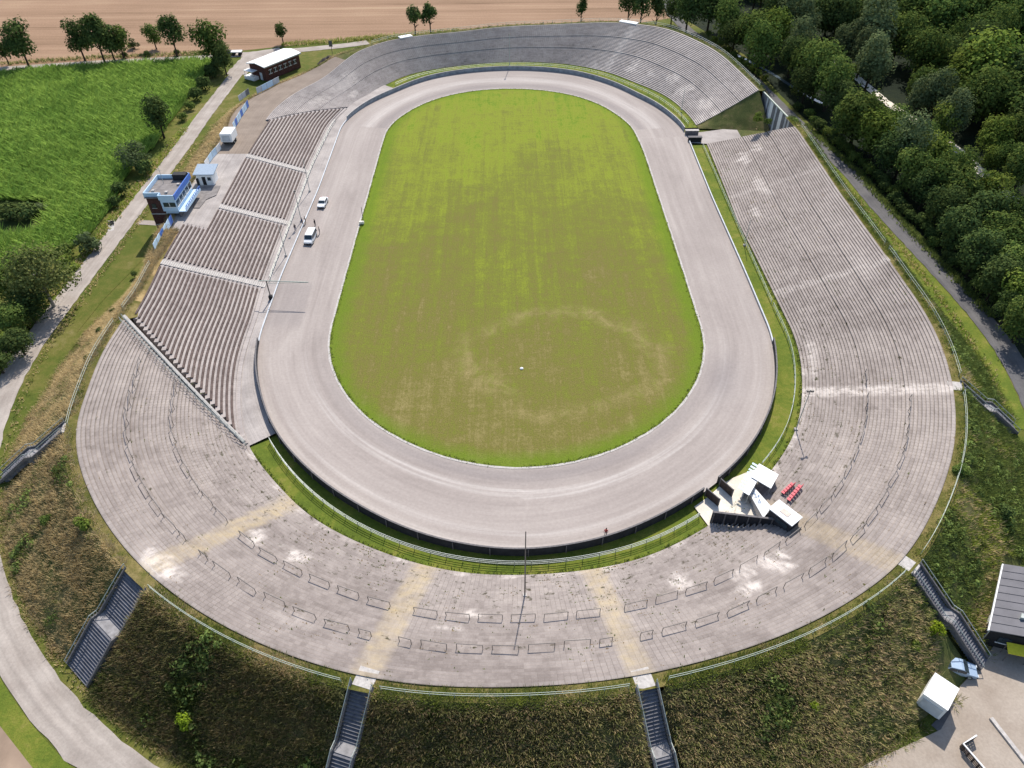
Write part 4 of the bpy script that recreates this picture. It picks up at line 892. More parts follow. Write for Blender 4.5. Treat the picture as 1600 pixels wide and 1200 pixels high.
# trailer by the far road corner
t = thing('farm_trailer', 'small flat white farm trailer with dark wheels by the road corner', 'trailer', at(371,86,.03), .05)
MB().box((0,0,1.25), (3.6,2.2,.25)).build('deck', M_white, t); MB().box((-2.6,0,.9), (1.3,1.8,1.5)).build('grey_box', M_cdark, t, bevel=.08)
for i in (-1,1):
    for j in (-1.1,1.1): w = MB().tube([(j,i*.9,.55),(j,i*1.15,.55)], .55, 12).build('wheel', M_blk, t)
# ---------------------------------------------------------------- building, canopy and pen at the right edge
A = at(1577,884,3.6); B = at(1547,984,3.6); L = (A-B).length; d = Vector((.575,.818,0)); nrm = Vector((d.y,-d.x,0)); ctr = (A+B)/2
t = thing('storage_building', 'low grey-roofed building with black side wall at the right edge', 'building', (B.x, B.y, 0), math.atan2(d.y, d.x))
MB().box((L/2,-5.5,1.6), (L-.5,10.4,3.2)).build('walls', M_blk, t)
MB().loft([[Vector((x,0,3.35)),Vector((x,-5.5,4.1)),Vector((x,-11,3.35)),Vector((x,-11,3.5)),Vector((x,-5.5,4.25)),Vector((x,0,3.5))] for x in (0,L)]).build('roof', plain('mat_felt_roof', (.165,.16,.17), .9, .15, 0, .12, .6), t)
sm = MB()
for i in range(1, 9):
    for y0_, y1_, z0_, z1_ in ((0,-5.5,3.52,4.27),(-5.5,-11,4.27,3.52)): sm.tube([(L*i/9,y0_,z0_),(L*i/9,y1_,z1_)], .045, 4)
sm.tube([(0,-5.5,4.28),(L,-5.5,4.28)], .09, 6); sm.build('roof_seams', M_cdark, t)
MB().box((L*.25,-3.0,4.05), (.7,.7,.5)).build('roof_vent', M_galv, t); MB().tube([(.15,-.1,3.3),(.15,-.1,.1)], .06, 6).build('downpipe', M_galv, t)
MB().box((L/2,.1,3.35), (L,.16,.25)).build('white_gutter', M_white, t); d1 = MB().box((L*.3,-.32,1.2), (1.2,.1,2.2)).build('door', M_white, t); MB().box((L*.3+.4,-.25,1.1), (.1,.08,.2)).build('handle', M_iron, d1)
for i in range(3): w = MB().box((-.0+.22,-2.2-i*3.0,1.8), (.1,1.4,1.1)).build('window', M_glass, t); MB().box((.16,-2.2-i*3.0,1.2), (.12,1.6,.1)).build('frame', M_white, w)
for ob in t.children_recursive:                             # the plan is a parallelogram: the front is not square to the side
    for v_ in ob.data.vertices: v_.co.x += .315*(-v_.co.y)
p = at(1573,1014,1.9); t = thing('yellow_canopy', 'yellow canopy in front of the grey-roofed building at the right edge', 'canopy', (p.x, p.y, .03), -.25)
MB().loft([[Vector((0,-.6,1.85)),Vector((5,-.6,1.85)),Vector((5,.7,2.2)),Vector((0,.7,2.2))],[Vector((0,-.6,1.95)),Vector((5,-.6,1.95)),Vector((5,.7,2.3)),Vector((0,.7,2.3))]]).build('awning', M_yel, t); pm = MB()
for x in (.2,2.5,4.8): pm.tube([(x,-.5,0),(x,-.5,1.88)], .05, 6); pm.tube([(x,.6,0),(x,.6,2.2)], .05, 6)
pm.build('posts', M_iron, t)
t = thing('stacked_panels', 'pale blue-grey panels leaning on the front of the grey-roofed building', 'panels', at(1556,1001,.05), -.3); MB().box((0,0,.6), (3.0,.5,1.2)).box((2.1,-.2,.45), (1.0,.7,.9)).build('panels', M_lblue, t, bevel=.03)
a = at(1505,1162,1.1); b = at(1526,1149,1.1); c = at(1548,1212,1.1); t = thing('paddock_fence', 'dark plank fence with white top rail at the bottom right corner', 'fence', (a.x, a.y, 0)); o = t.location.copy()
pts = [b-o, a-o, c-o]; tr_ = MB().sweep(pts, .16, .14).build('top_rail', M_white, t); pl = MB()
for z in (.2,.5,.8): pl.sweep([q-Vector((0,0,1.1-z)) for q in pts], .06, .16)
pl.build('planks', M_dwood, t); po = None
for i in range(12):
    f = i/11*2; k = min(1, int(f)); q = pts[k].lerp(pts[k+1], f-k); q.z = .55
    if po is None: po = MB().box((0,0,0), (.14,.14,1.1)).build('post', M_dwood, t); po.location = q
    else: link(po.copy(), t).location = q
a = at(1548,1122,.1); b = at(1640,1240,.1); t = thing('kerb_beam', 'long pale concrete beam lying across the yard', 'beam', (a.x,a.y,0.03)); MB().sweep([Vector((0,0,.12)), b-a+Vector((0,0,.12))], .45, .24).build('beam', M_conc, t)
t = thing('tyre_pile', 'small dark pile of old tyres by the grass edge left of the gravel road', 'tyres', at(172,350,.03)); mb = MB()
for i in range(5):
    c = Vector((rnd.uniform(-.8,.8), rnd.uniform(-.6,.6), .12+.2*(i>2))); n = 14
    R_ = [[c+Vector((math.cos(2*PI*k/n)*(.36+.12*math.cos(e)), math.sin(2*PI*k/n)*(.36+.12*math.cos(e)), .11*math.sin(e))) for k in range(n)] for e in [2*PI*j/6 for j in range(7)]]; mb.loft(R_, cap=False)
mb.build('tyres', M_blk, t)

# ---------------------------------------------------------------- people
def person(label, p, rz, shirt, trousers, hair, pose):
    """skeleton -> skin surface, materials by height"""
    ls, rs, la, ra, lean = pose
    J = {'pel':(0,0,.95,.15), 'sp':(0,lean*.4,1.15,.135), 'ch':(0,lean*.8,1.36,.155), 'nk':(0,lean,1.50,.06), 'hd':(0,lean+.03,1.62,.095), 'tp':(0,lean+.02,1.71,.085)}
    E = [('pel','sp'),('sp','ch'),('ch','nk'),('nk','hd'),('hd','tp')]
    for sg, st, ar in ((-1, ls, la), (1, rs, ra)):
        k = str(sg); J['hip'+k] = (sg*.10,0,.90,.10); J['kn'+k] = (sg*.11,st*.5+.03,.50,.07); J['an'+k] = (sg*.12,st,.09,.045); J['to'+k] = (sg*.13,st+.16,.04,.04)
        J['sh'+k] = (sg*.19,lean*.85,1.41,.065); J['el'+k] = (sg*(.25+.1*ar[0]),lean+ar[1]*.35,1.14+.12*ar[2],.045); J['wr'+k] = (sg*(.25+.14*ar[0]),lean+ar[1]*.9,.92+.45*ar[2],.033); J['hn'+k] = (sg*(.25+.13*ar[0]),lean+ar[1]*1.15,.82+.5*ar[2],.036)
        E += [('pel','hip'+k),('hip'+k,'kn'+k),('kn'+k,'an'+k),('an'+k,'to'+k),('ch','sh'+k),('sh'+k,'el'+k),('el'+k,'wr'+k),('wr'+k,'hn'+k)]
    names = list(J); me = bpy.data.meshes.new('body'); me.from_pydata([J[n_][:3] for n_ in names], [(names.index(a), names.index(b)) for a, b in E], [])
    ob = bpy.data.objects.new('body', me); COL.objects.link(ob)
    md = ob.modifiers.new('skin', 'SKIN'); sv = me.skin_vertices[0].data
    for i, n_ in enumerate(names): sv[i].radius = (J[n_][3], J[n_][3])
    sv[0].use_root = True; ob.modifiers.new('sub', 'SUBSURF').levels = 1
    dg_ = bpy.context.evaluated_depsgraph_get(); dg_.update(); nm = bpy.data.meshes.new_from_object(ob.evaluated_get(dg_)); bpy.data.objects.remove(ob)
    skin = plain('mat_skin', (.50,.30,.22), .6, .3) if 'mat_skin' not in bpy.data.materials else bpy.data.materials['mat_skin']
    nm.materials.clear()
    for m_ in (skin, shirt, trousers, M_blk): nm.materials.append(m_)
    for f in nm.polygons:
        z = f.center.z; x = abs(f.center.x)
        f.material_index = 3 if z < .12 else 2 if (z < .97 and x < .23) else 1 if (z < 1.50 and (x < .24 or z > 1.15)) else 0
        f.use_smooth = True
    t = thing('person', label, 'person', p, rz); b = bpy.data.objects.new('body', nm); link(b, t)
    MB().loft([[Vector((.105*c_*math.cos(k*PI/5), lean+.0+.115*c_*math.sin(k*PI/5), z_)) for k in range(10)] for c_, z_ in ((.9,1.66),(1.03,1.71),(.85,1.77),(.35,1.81))]).build('hair', hair, t, smooth=True)
    return t
c_dark = plain('mat_dark_cloth', (.035,.035,.045), .9, .1); c_red = plain('mat_red_cloth', (.55,.07,.06), .9, .1); c_grey = plain('mat_grey_cloth', (.20,.19,.19), .9, .1); c_blue = plain('mat_navy_cloth', (.04,.06,.14), .9, .1); c_hair = plain('mat_brown_hair', (.06,.04,.025), .8, .2); c_beige = plain('mat_beige_cloth', (.34,.28,.22), .9, .1)
A0 = (0,.05,0); A1 = (.2,.25,.45); A2 = (1.2,.05,.3)
person('person in a red top and grey trousers walking on the near bend', at(946,837,.5), 2.9, c_red, c_grey, c_hair, (.18,-.16,A0,A1,.02))
person('person in dark clothes at the back corner of the white van', at(493,353,.45), 1.2, c_dark, c_dark, c_hair, (.03,-.05,A0,A0,.03))
person('person in a grey top and dark trousers on the track side of the white van', at(500,365,.45), 2.0, c_grey, c_dark, c_hair, (.06,-.02,A1,A0,.04))
person('person in navy standing by the pole on the apron', at(473,351,.6), -.8, c_blue, c_dark, c_hair, (.0,.04,A1,A0,.02))
person('person in a beige top next to the pole on the apron', at(478,349,.6), 2.2, c_beige, c_dark, c_hair, (.02,-.04,A0,A1,.02))
person('person in dark clothes alone at the foot of the benches', at(462,361,.6), .5, c_dark, c_blue, c_hair, (.12,-.1,A0,A0,.03))

# ================================================================ vegetation
def rdirs(n):
    v = rng.normal(size=(n, 3)); return v/np.linalg.norm(v, axis=1)[:, None]
def leaf_quads(C, Nn, size, asp=.7):
    """leaf clump faces centred at C, facing Nn"""
    n = len(C); t = np.cross(Nn, rdirs(n)); t /= np.linalg.norm(t, axis=1)[:, None]+1e-9; b = np.cross(Nn, t)
    s = (size*(.6+.8*rng.random(n)))[:, None]*.5 if np.ndim(size) else (size*(.6+.8*rng.random(n)))[:, None]*.5
    V = np.stack([C-t*s-b*s*asp*.35, C-b*s*asp+t*s*.15, C+t*s+b*s*asp*.2, C+b*s*asp-t*s*.2], 1); return V.reshape(-1, 3)
GREENS = {'dark': ((0.0424, 0.0756, 0.0271), (0.1225, 0.1645, 0.0479)), 'mid': ((0.0584, 0.1049, 0.0271), (0.1696, 0.2179, 0.0519)), 'lite': ((0.0848, 0.1378, 0.0255), (0.2262, 0.2712, 0.0543)), 'grey': ((0.0754, 0.1085, 0.0479), (0.1743, 0.209, 0.0918)), 'yellow': ((0.16, 0.25, 0.015), (0.32, 0.42, 0.04)), 'olive': ((0.08, 0.108, 0.034), (0.2, 0.21, 0.07))}
def crown_mesh(name, rx, rz, zc, lobes, nleaf, leaf, kind, seed, taper=0.0, gap=.12):
    """uneven crown: lobes of leaf clumps on and inside an ellipsoid"""
    global rng; old = rng; rng = np.random.default_rng(seed)
    L = rdirs(lobes); L[:, 2] = L[:, 2]*1.0; rad = .45+.5*rng.random(lobes)
    lc = np.stack([L[:,0]*rx*.72*rad*1.1, L[:,1]*rx*.72*rad*1.1, zc+L[:,2]*rz*.78*rad*1.1], 1)
    if taper: k = 1-taper*np.clip((lc[:,2]-zc)/rz, -.6, 1); lc[:,0] *= k; lc[:,1] *= k
    lr = (.30+.26*rng.random(lobes))*rx
    if taper: lr *= np.clip(1-taper*.7*(lc[:,2]-zc)/rz, .35, 1.3)
    p = lr**2; p /= p.sum(); li = rng.choice(lobes, nleaf, p=p)
    d = rdirs(nleaf); d[:, 2] = np.where(d[:, 2] < -.6, -d[:, 2]*.6, d[:, 2]); d /= np.linalg.norm(d, axis=1)[:, None]
    rr = lr[li]*(.72+.38*rng.random(nleaf)**.7)*(1+.22*np.sin(d[:,0]*5+li)*np.cos(d[:,1]*6+li*2)); C = lc[li]+d*rr[:, None]*np.array([1,1,rz/rx*.55+.45])
    Nn = d*.9+rdirs(nleaf)*.55+np.array([0,0,.25]); Nn /= np.linalg.norm(Nn, axis=1)[:, None]
    lo, hi = map(np.array, GREENS[kind]); t = np.clip(.45+.28*rng.normal(size=nleaf)+.25*(rng.random(lobes)[li]-.5)*2, 0, 1)
    col = lo+(hi-lo)*t[:, None]; V = leaf_quads(C, Nn, leaf)
    o = np_quads(name, V, 4, M_leaf, col); me = o.data; bpy.data.objects.remove(o); rng = old; return me
def trunk_mesh(h, r, limbs, rx, zc, mat, seed):
    R = random.Random(seed); mb = MB(); lean = Vector((R.uniform(-.3,.3), R.uniform(-.3,.3), 0))
    top = Vector((0,0,h))+lean; mb.tube([(0,0,-.4), (0,0,.5), lean*.4+Vector((0,0,h*.55)), top], r*1.25, 8, r*.35)
    for i in range(limbs):
        a = 2*PI*i/limbs+R.uniform(-.4,.4); z0 = h*R.uniform(.35,.75); b = lean*.5+Vector((0,0,z0)); e = b+Vector((math.cos(a)*rx*.6, math.sin(a)*rx*.6, rx*R.uniform(.35,.8)))
        mb.tube([b, b.lerp(e,.5)+Vector((0,0,.25)), e], r*.5, 6, r*.14)
    o = mb.build('trunk', mat); me = o.data; me.name = 'trunk'; bpy.data.objects.remove(o); return me
PROTO = {}
def proto(key, rx, h, crown_h, kind, nleaf=1700, lobes=16, leaf=.62, taper=0.0, mat=None, seed=1):
    rz = crown_h/2; zc = h-rz*.92
    PROTO[key] = (crown_mesh('crown', rx, rz, zc, lobes, nleaf, leaf, kind, seed, taper), trunk_mesh(zc+rz*.2, .05*rx+.10, 5, rx, zc, mat or M_bark, seed), rx, h, zc)
for i, (rx, h, ch, kd, tp) in enumerate([(5.2,13,12,'mid',0), (5.0,14,13,'dark',.1), (5.6,12.5,11.6,'mid',.05), (4.4,15,13.8,'grey',.2), (5.0,13.5,12.6,'dark',0), (5.4,14,13,'mid',.15), (4.8,12,11.2,'lite',.1)]):
    proto('big%d' % i, rx, h, ch, kd, 3600, 28, .6, tp, seed=20+i)
proto('field0', 3.8, 12, 10.8, 'dark', 2600, 22, .6, .05, seed=41); proto('field1', 3.4, 12.5, 11.2, 'dark', 2400, 20, .6, .15, seed=42); proto('field2', 3.6, 10.5, 9.4, 'mid', 2200, 20, .6, 0, seed=43)
proto('slim', 2.3, 9, 8.2, 'dark', 1100, 12, .55, .35, seed=44); proto('young', 2.2, 7.6, 6, 'dark', 1000, 10, .5, .1, seed=45)
proto('willow', 4.6, 8.5, 8.2, 'grey', 2200, 18, .5, .1, seed=46); proto('birch', 6.0, 13.5, 12.3, 'olive', 5600, 34, .5, .2, M_bark2, seed=47); proto('lawn', 4.0, 10.5, 8.8, 'dark', 2600, 24, .55, .1, seed=48)
proto('cone', 2.6, 14, 13, 'dark', 1600, 16, .5, .8, seed=49)
for i, kd in enumerate(('dark', 'mid', 'grey', 'yellow', 'lite')):
    PROTO['bush%d' % i] = (crown_mesh('foliage', 1.6, 1.2, 1.1, 9, 800, .34, kd, 60+i), trunk_mesh(1.2, .07, 6, 1.5, 1, M_bark, 60+i), 1.6, 2.3, 1.1)
def tree(key, loc, sc, name, label, cat, group=None, sz=1.0):
    cm, tm, rx, h, zc = PROTO[key]; t = thing(name, label, cat, loc, rnd.uniform(0, 6.28), group); t.scale = (sc, sc, sc*sz)
    for nm, me in (('stem' if key.startswith('bush') else 'trunk', tm), ('foliage' if key.startswith('bush') else 'crown', cm)): link(bpy.data.objects.new(nm, me), t)
    return t
def ptree(px, py, rpx, key, name, label, cat, group=None, sz=1.0, z0=0.0, rise=None):
    """crown centre seen at (px,py), crown radius rpx photo pixels"""
    cm, tm, rx, h, zc = PROTO[key]; sc = 1.0
    for _ in range(4):
        w = at(px, py, z0+zc*sc*sz); d = (w-Vector((CX,0,H))).length; dep = w.y*math.cos(PIT)-(w.z-H)*math.sin(PIT); sc = rpx*dep/F/rx
    return tree(key, (w.x, w.y, z0), sc, name, label, cat, group, sz)
# --- the trees along the field lane, top left
FG = 'trees along the field lane'
for px, py, rp, key, lab in [(26,60,23,'field0','dark tree leaning over the field lane at the left edge'), (3,76,11,'young','pale small tree beside the leaning tree at the left edge'), (118,56,20,'field0','left end tree of the dark clump of four on the field lane'),
    (146,50,21,'field1','second tree from the left in the dark clump on the field lane'), (166,58,19,'field0','third tree from the left in the dark clump on the field lane'), (184,62,17,'field2','right end tree of the dark clump of four on the field lane'),
    (237,53,13,'field2','small tree left of the tall one in the pair on the field lane'), (265,48,18,'field1','tall dark tree of the pair on the field lane'), (327,62,25,'field2','broad tree with a gap at the road junction'), (346,86,16,'field0','dense dark tree hanging over the road junction'),
    (438,45,10,'young','lone small tree on the field edge above the brick building'), (647,28,12,'slim','darker tree of the pair on the stubble field edge'), (671,25,13,'slim','paler tree of the pair on the stubble field edge'), (909,14,10.5,'cone','lone conical dark tree on the field above the far bend')]:
    ptree(px, py, rp, key, 'field_tree', lab, 'tree', FG)
for px, py, rp, k, lab in [(209,70,9,'bush2','greyish bush between the clump and the pair of trees on the lane'), (194,86,6,'bush0','low dark bush at the foot of the four tree clump'), (229,84,6,'bush0','low dark bush left of the pair of trees'), (276,82,6,'bush0','low dark bush at the foot of the tall tree of the pair')]:
    ptree(px, py, rp, k, 'bush', lab, 'bush', 'bushes along the field lane')
# --- beside the left road
ptree(244,178,24,'lawn','lawn_tree','dark round tree standing alone at the edge of the maize field','tree')
ptree(206,243,27,'willow','willow_tree','grey green bushy willow beside the left road','tree', sz=.85)
ptree(58,430,46,'birch','birch_tree','big olive green birch with pale trunk beside the left road','tree')
ptree(8,498,30,'big0','roadside_tree','mid green tree at the left edge below the big birch','tree', sz=.8)
ptree(26,532,24,'big1','roadside_tree','dark tree at the left edge shading the road','tree', sz=.75)
ptree(-8,562,26,'big4','roadside_tree','darkest tree at the left edge, lowest of the roadside trees','tree', sz=.7)
ptree(12,436,36,'big0','roadside_tree','mid green tree left of the big birch, cut by the left edge','tree', sz=.75)
ptree(40,478,30,'big1','roadside_tree','dark tree tucked under the lower side of the big birch','tree', sz=.7)
ptree(100,392,16,'bush1','hedge_bush','green bush right behind the top of the big birch','bush')
HG = 'hedge bushes beside the left road'
for px, py, rp, k, lab in [(133,382,19,'bush2','grey green bush on the verge right of the big birch'), (104,412,17,'bush4','light green bush tucked behind the big birch'), (187,296,15,'bush0','dark hedge bush just below the willow'), (178,315,12,'bush0','small dark bush below the willow, nearest the maize'), (330,112,14,'bush0','dark hedge bush at the top end beside the road'),
    (318,130,14,'bush0','second dark hedge bush from the junction'), (306,147,13,'bush0','third dark hedge bush from the junction'), (295,164,10,'bush1','green hedge bush left of the straight road'), (284,182,9,'bush1','low green bush at the lower end of the hedge'), (226,262,16,'bush0','dark bush between the willow and the road'), (340,100,13,'bush0','dark bush under the tree at the junction')]:
    ptree(px, py, rp, k, 'hedge_bush', lab, 'bush', HG)
for px, py, rp, k, lab in [(12,332,22,'bush0','dark shrub in the hollow in the maize, at the left edge'), (42,330,20,'bush0','dark shrub in the hollow in the maize, middle'), (66,326,12,'bush2','greyish shrub at the right end of the hollow')]:
    ptree(px, py, rp, k, 'hollow_shrub', lab, 'shrub', 'shrubs in the hollow', sz=.8)
# --- conifers and trees above the far bend
for px, py, rp, k, lab in [(984,8,15,'cone','dark conifer at the left end of the row above the far bend'), (1004,10,16,'cone','second dark conifer above the far bend'), (1028,12,15,'cone','third dark conifer above the far bend'), (1052,10,16,'big1','dark tree right of the conifers above the far bend')]:
    ptree(px, py, rp, k, 'conifer' if k == 'cone' else 'forest_tree', lab, 'tree', 'dark trees above the far bend')
# --- the row between the forest road and the forest path, and the wood behind it
ROW = [(1078,6,22,1),(1112,8,24,4),(1142,28,22,0),(1178,50,28,2),(1192,72,26,5),(1215,48,24,6),(1150,52,18,1),(1240,82,22,4),(1262,96,24,0),(1284,104,32,2),(1300,128,26,5),(1322,120,15,6),(1262,128,20,1),(1310,150,20,4),
    (1345,176,36,0),(1322,190,22,2),(1372,208,30,6),(1398,198,26,5),(1396,235,26,1),(1420,222,26,3),(1445,212,20,2),(1432,262,28,0),(1462,242,27,6),(1478,276,32,2),(1450,292,24,4),(1502,262,22,5),(1510,300,34,0),(1482,322,26,1),(1545,302,26,6),(1540,335,34,4),(1580,330,26,0),(1500,352,26,1),(1560,370,34,2),(1530,392,28,4),(1596,372,28,5),(1588,410,30,0),(1562,430,26,1),(1596,458,30,6),(1604,500,30,2),(1578,478,20,4)]
BACK = [(1232,20,22,3),(1258,30,20,3),(1250,62,20,3),(1212,14,22,1),(1282,18,24,1),(1312,22,24,4),(1316,66,15,3),(1338,62,20,3),(1340,18,26,5),(1368,38,28,3),(1366,96,26,3),(1352,78,20,3),(1408,54,33,2),(1432,16,32,0),(1475,24,40,2),(1515,16,34,5),(1548,14,36,6),(1590,14,34,5),
    (1442,150,18,3),(1470,146,22,3),(1494,176,22,3),(1478,188,20,6),(1516,118,36,6),(1548,104,46,6),(1584,112,34,2),(1568,150,36,0),(1530,150,30,5),(1600,170,34,2),(1556,214,24,6),(1590,212,26,2),(1574,248,20,5),(1602,262,26,0),(1552,248,16,6)]
lab = {0:'mid green broadleaf tree in the wood right of the forest road', 1:'dark green broadleaf tree in the wood right of the forest road', 2:'mid green broadleaf tree in the wood right of the forest road', 3:'slim grey green tree in the wood right of the forest road', 4:'dark green broadleaf tree in the wood right of the forest road', 5:'mid green broadleaf tree in the wood right of the forest road', 6:'light green leafy tree in the wood right of the forest road'}
grp = {0:'mid green trees of the wood', 1:'dark green trees of the wood', 2:'mid green trees of the wood', 3:'grey green trees of the wood', 4:'dark green trees of the wood', 5:'mid green trees of the wood', 6:'light green trees of the wood'}
placed = []
for px, py, rp, k in ROW+BACK:
    t = ptree(px, py, rp*1.14, 'big%d' % k, 'forest_tree', lab[k], 'tree', grp[k], sz=rnd.uniform(.88,1.08) if rp < 34 else .85); placed.append((t.location.x, t.location.y, PROTO['big%d' % k][2]*t.scale[0]))
# the wood goes on behind: fill what the photograph sees of it
PATHP = [at(1270,75), at(1330,114), at(1385,160), at(1440,196), at(1500,236), at(1545,280), at(1620,340)]
cnt = 0
for _ in range(9000):
    x = rnd.uniform(95, 300); y = rnd.uniform(95, 430)
    if x < 113 and y < 300: continue
    if x < 95+max(0, (y-300))*.0: continue
    if y > 262 and x < 62+ (y-262)*.35: continue
    d_ = y*math.cos(PIT)+H*math.sin(PIT)
    u_ = 800+F*x/d_
    if u_ > 1720: continue
    if any((x-p.x)**2+(y-p.y)**2 < 64 for p in PATHP) or any(((PATHP[i].x+PATHP[i+1].x)/2-x)**2+((PATHP[i].y+PATHP[i+1].y)/2-y)**2 < 64 for i in range(6)): continue
    k = rnd.choice([0,1,2,4,5,1,4]); r_ = rnd.choice([rnd.uniform(3.6, 5.2), rnd.uniform(5, 8.2)])
    if any((x-a)**2+(y-b)**2 < (.50*(r_+c))**2 for a, b, c in placed): continue
    tree('big%d' % k, (x, y, 0), r_/PROTO['big%d' % k][2], 'forest_tree', lab[k], 'tree', grp[k], rnd.uniform(.9,1.1)); placed.append((x, y, r_)); cnt += 1
    if cnt > 190: break
print('filled', cnt)
UG = 'undergrowth bushes between the forest road and the wood'
for i in range(34):
    s = lerp(84, 176, i/33); p = P(s, 94.2-3.4*sstep(75, 135, s)-4.5*sstep(135, 176, s)+rnd.uniform(0, 1.6)); k = rnd.choice([0,0,1])
    tree('bush%d' % k, (p.x, p.y, 0), rnd.uniform(.9, 1.5), 'undergrowth_bush', 'dark bush in the shade between the forest road and the wood' if k == 0 else 'green bush in the shade between the forest road and the wood', 'bush', UG+(' (dark)' if k == 0 else ' (green)'))
# bright young shrubs along the forest road verge
VGp = 'bright shrubs along the forest road'
for i, (px, py, rp) in enumerate([(1108,52,6),(1116,60,6),(1126,68,7),(1137,78,8),(1147,86,8),(1158,94,8),(1166,102,7),(1176,108,8),(1186,115,7),(1196,121,6)]):
    ptree(px, py, rp, 'bush%d' % (4 if i % 2 else 1), 'roadside_shrub', 'low bright green shrub in the row along the forest road', 'shrub', VGp)
for px, py, rp, k, nm, l in [(286,1128,15,'bush3','bright_shrub','bright yellow-green shrub low on the near bank, left of the stairs'), (1270,1104,10,'bush3','bright_shrub','bright yellow-green shrub low on the near bank, right of the stairs'), (1464,985,14,'bush3','bright_shrub','yellow-green shrub beside the landing of the corner stairs'), (1432,1008,9,'bush4','bright_shrub','light green shrub left of the corner stairs'),
    (128,815,14,'bush4','bank_shrub','light green shrub at the rim railing of the left bank'), (72,812,10,'bush1','bank_shrub','small green shrub in the dry grass of the left bank'), (1502,735,12,'bush1','bank_shrub','dark green shrub against the right rim railing'), (1572,800,14,'bush0','bank_shrub','dark shrub low on the right bank'), (1186,182,9,'bush4','bank_shrub','green bush at the end of the gate passage'), (1200,190,7,'bush1','bank_shrub','darker bush before the sheet metal wall'),
    (209,428,6,'bush0','bank_shrub','dark shrub on the dry left bank, topmost'), (177,486,6,'bush0','bank_shrub','dark shrub on the dry left bank by the boundary rail'), (156,517,7,'bush0','bank_shrub','dark shrub on the dry left bank, below the others'), (138,560,9,'bush1','bank_shrub','green shrub on the dry left bank near the lower rail'), (1396,425,9,'bush0','bank_shrub','dark shrub beside the overgrown stairs on the right straight')]:
    z0 = 1.5 if py > 1000 else 0
    w = at(px, py, 4); s_, r_ = SR(w.x, w.y)
    z0 = 0.0
    if r_rim(s_) < r_ < r_toe(s_): z0 = max(0, z_rim(s_)*(1-max(0,(r_-r_flat(s_)))/(r_toe(s_)-r_flat(s_))))-.3
    w = at(px, py, z0+1.0); s_, r_ = SR(w.x, w.y)
    if r_rim(s_) < r_ < r_toe(s_): z0 = max(0, z_rim(s_)*(1-max(0,(r_-r_flat(s_)))/(r_toe(s_)-r_flat(s_))))-.3
    ptree(px, py, rp, k, nm, l, 'shrub', None, z0=z0)

# ---------------------------------------------------------------- grass tufts, weeds, maize (uncountable: one object each)
def tufts(name, label, pos, hgt, spread, cols, nb=5, wd=.09, lean=.5):
    """pos (N,3); every tuft is nb leaning blades"""
    N = len(pos); B = np.repeat(pos, nb, 0); n = len(B); a = rng.random(n)*6.2832; o = np.stack([np.cos(a), np.sin(a), 0*a], 1)
    h = np.repeat(hgt*(.6+.8*rng.random(N)), nb)*(.6+.5*rng.random(n)); base = B+o*(spread*rng.random(n))[:, None]
    tip = base+o*(h*lean*(.3+rng.random(n)))[:, None]+np.stack([0*h, 0*h, h], 1); s = np.stack([-o[:,1], o[:,0], 0*a], 1)*(wd*(.6+.8*rng.random(n)))[:, None]
    mid = base*.45+tip*.55+np.stack([0*h, 0*h, .12*h], 1)
    V = np.stack([base-s, base+s, mid+s*.9, tip], 1).reshape(-1, 3); c = np.repeat(cols, nb, 0)*(.75+.5*rng.random(n))[:, None]
    return tag(np_quads(name, V, 4, M_tuft, c), label, 'grass', kind='stuff')
def bankz(s, r):
    t = min(1, max(0, (r-r_flat(s))/(r_toe(s)-r_flat(s)))); return (z_rim(s)-.06)*(1-t**.92)-.12*t
def fbm(x, y, k): return mnoise.noise(Vector((x*k, y*k, 3.1)))+.5*mnoise.noise(Vector((x*k*2.3, y*k*2.3, 7.7)))
pal = {'tan': (.64,.50,.27), 'straw': (.66,.53,.30), 'green': (.19,.235,.06), 'dgreen': (.105,.145,.045), 'brown': (.42,.32,.19), 'lime': (.29,.34,.06), 'olive': (.40,.375,.16)}
def blocked(p): return (p.x-52.6)**2+(p.y-40.2)**2 < 11 or (p.x-47.9)**2+(p.y-36.1)**2 < 7 or (p.x > 57.5 and p.y > 42 and (p.x-57.1)*.818-(p.y-43.6)*.575 > -.4 and p.y < 56)
def scatter(n, s0, s1, pick, rlo=None, rhi=None):
    Pp = []; Cc = []; Hh = []
    for _ in range(n):
        s = rnd.uniform(s0, s1); sp = s % PER
        if cut(sp): continue
        r = (rlo(sp) if rlo else r_rim(sp)+.5); r2 = (rhi(sp) if rhi else r_toe(sp)+.8); r = lerp(r, r2, rnd.random())
        if not rhi and r < r_flat(sp) and rnd.random() < .3: continue
        p = P(sp, r)
        if blocked(p): continue
        z = bankz(sp, r); p.z = z-.05
        if fbm(p.x+50, p.y, .33) < -.55 and rnd.random() < .75: continue
        k = pick(sp, r, fbm(p.x, p.y, .12)+.35*rnd.uniform(-1, 1), (r-r_rim(sp))/(r_toe(sp)-r_rim(sp)))
        if k is None: continue
        c, h = k; Pp.append(p); Cc.append(pal[c]); Hh.append(h)
    return np.array([tuple(p) for p in Pp]), np.array(Cc), np.array(Hh)
def pk_left(s, r, f, t):                                    # dry left bank
    if t < .1: return ('straw' if f > -.1 else 'green', .35)
    if f > .42: return ('green', .7)
    if f > .2: return ('brown', .7)
    return ('tan' if rnd.random() < .7 else 'straw', .8)
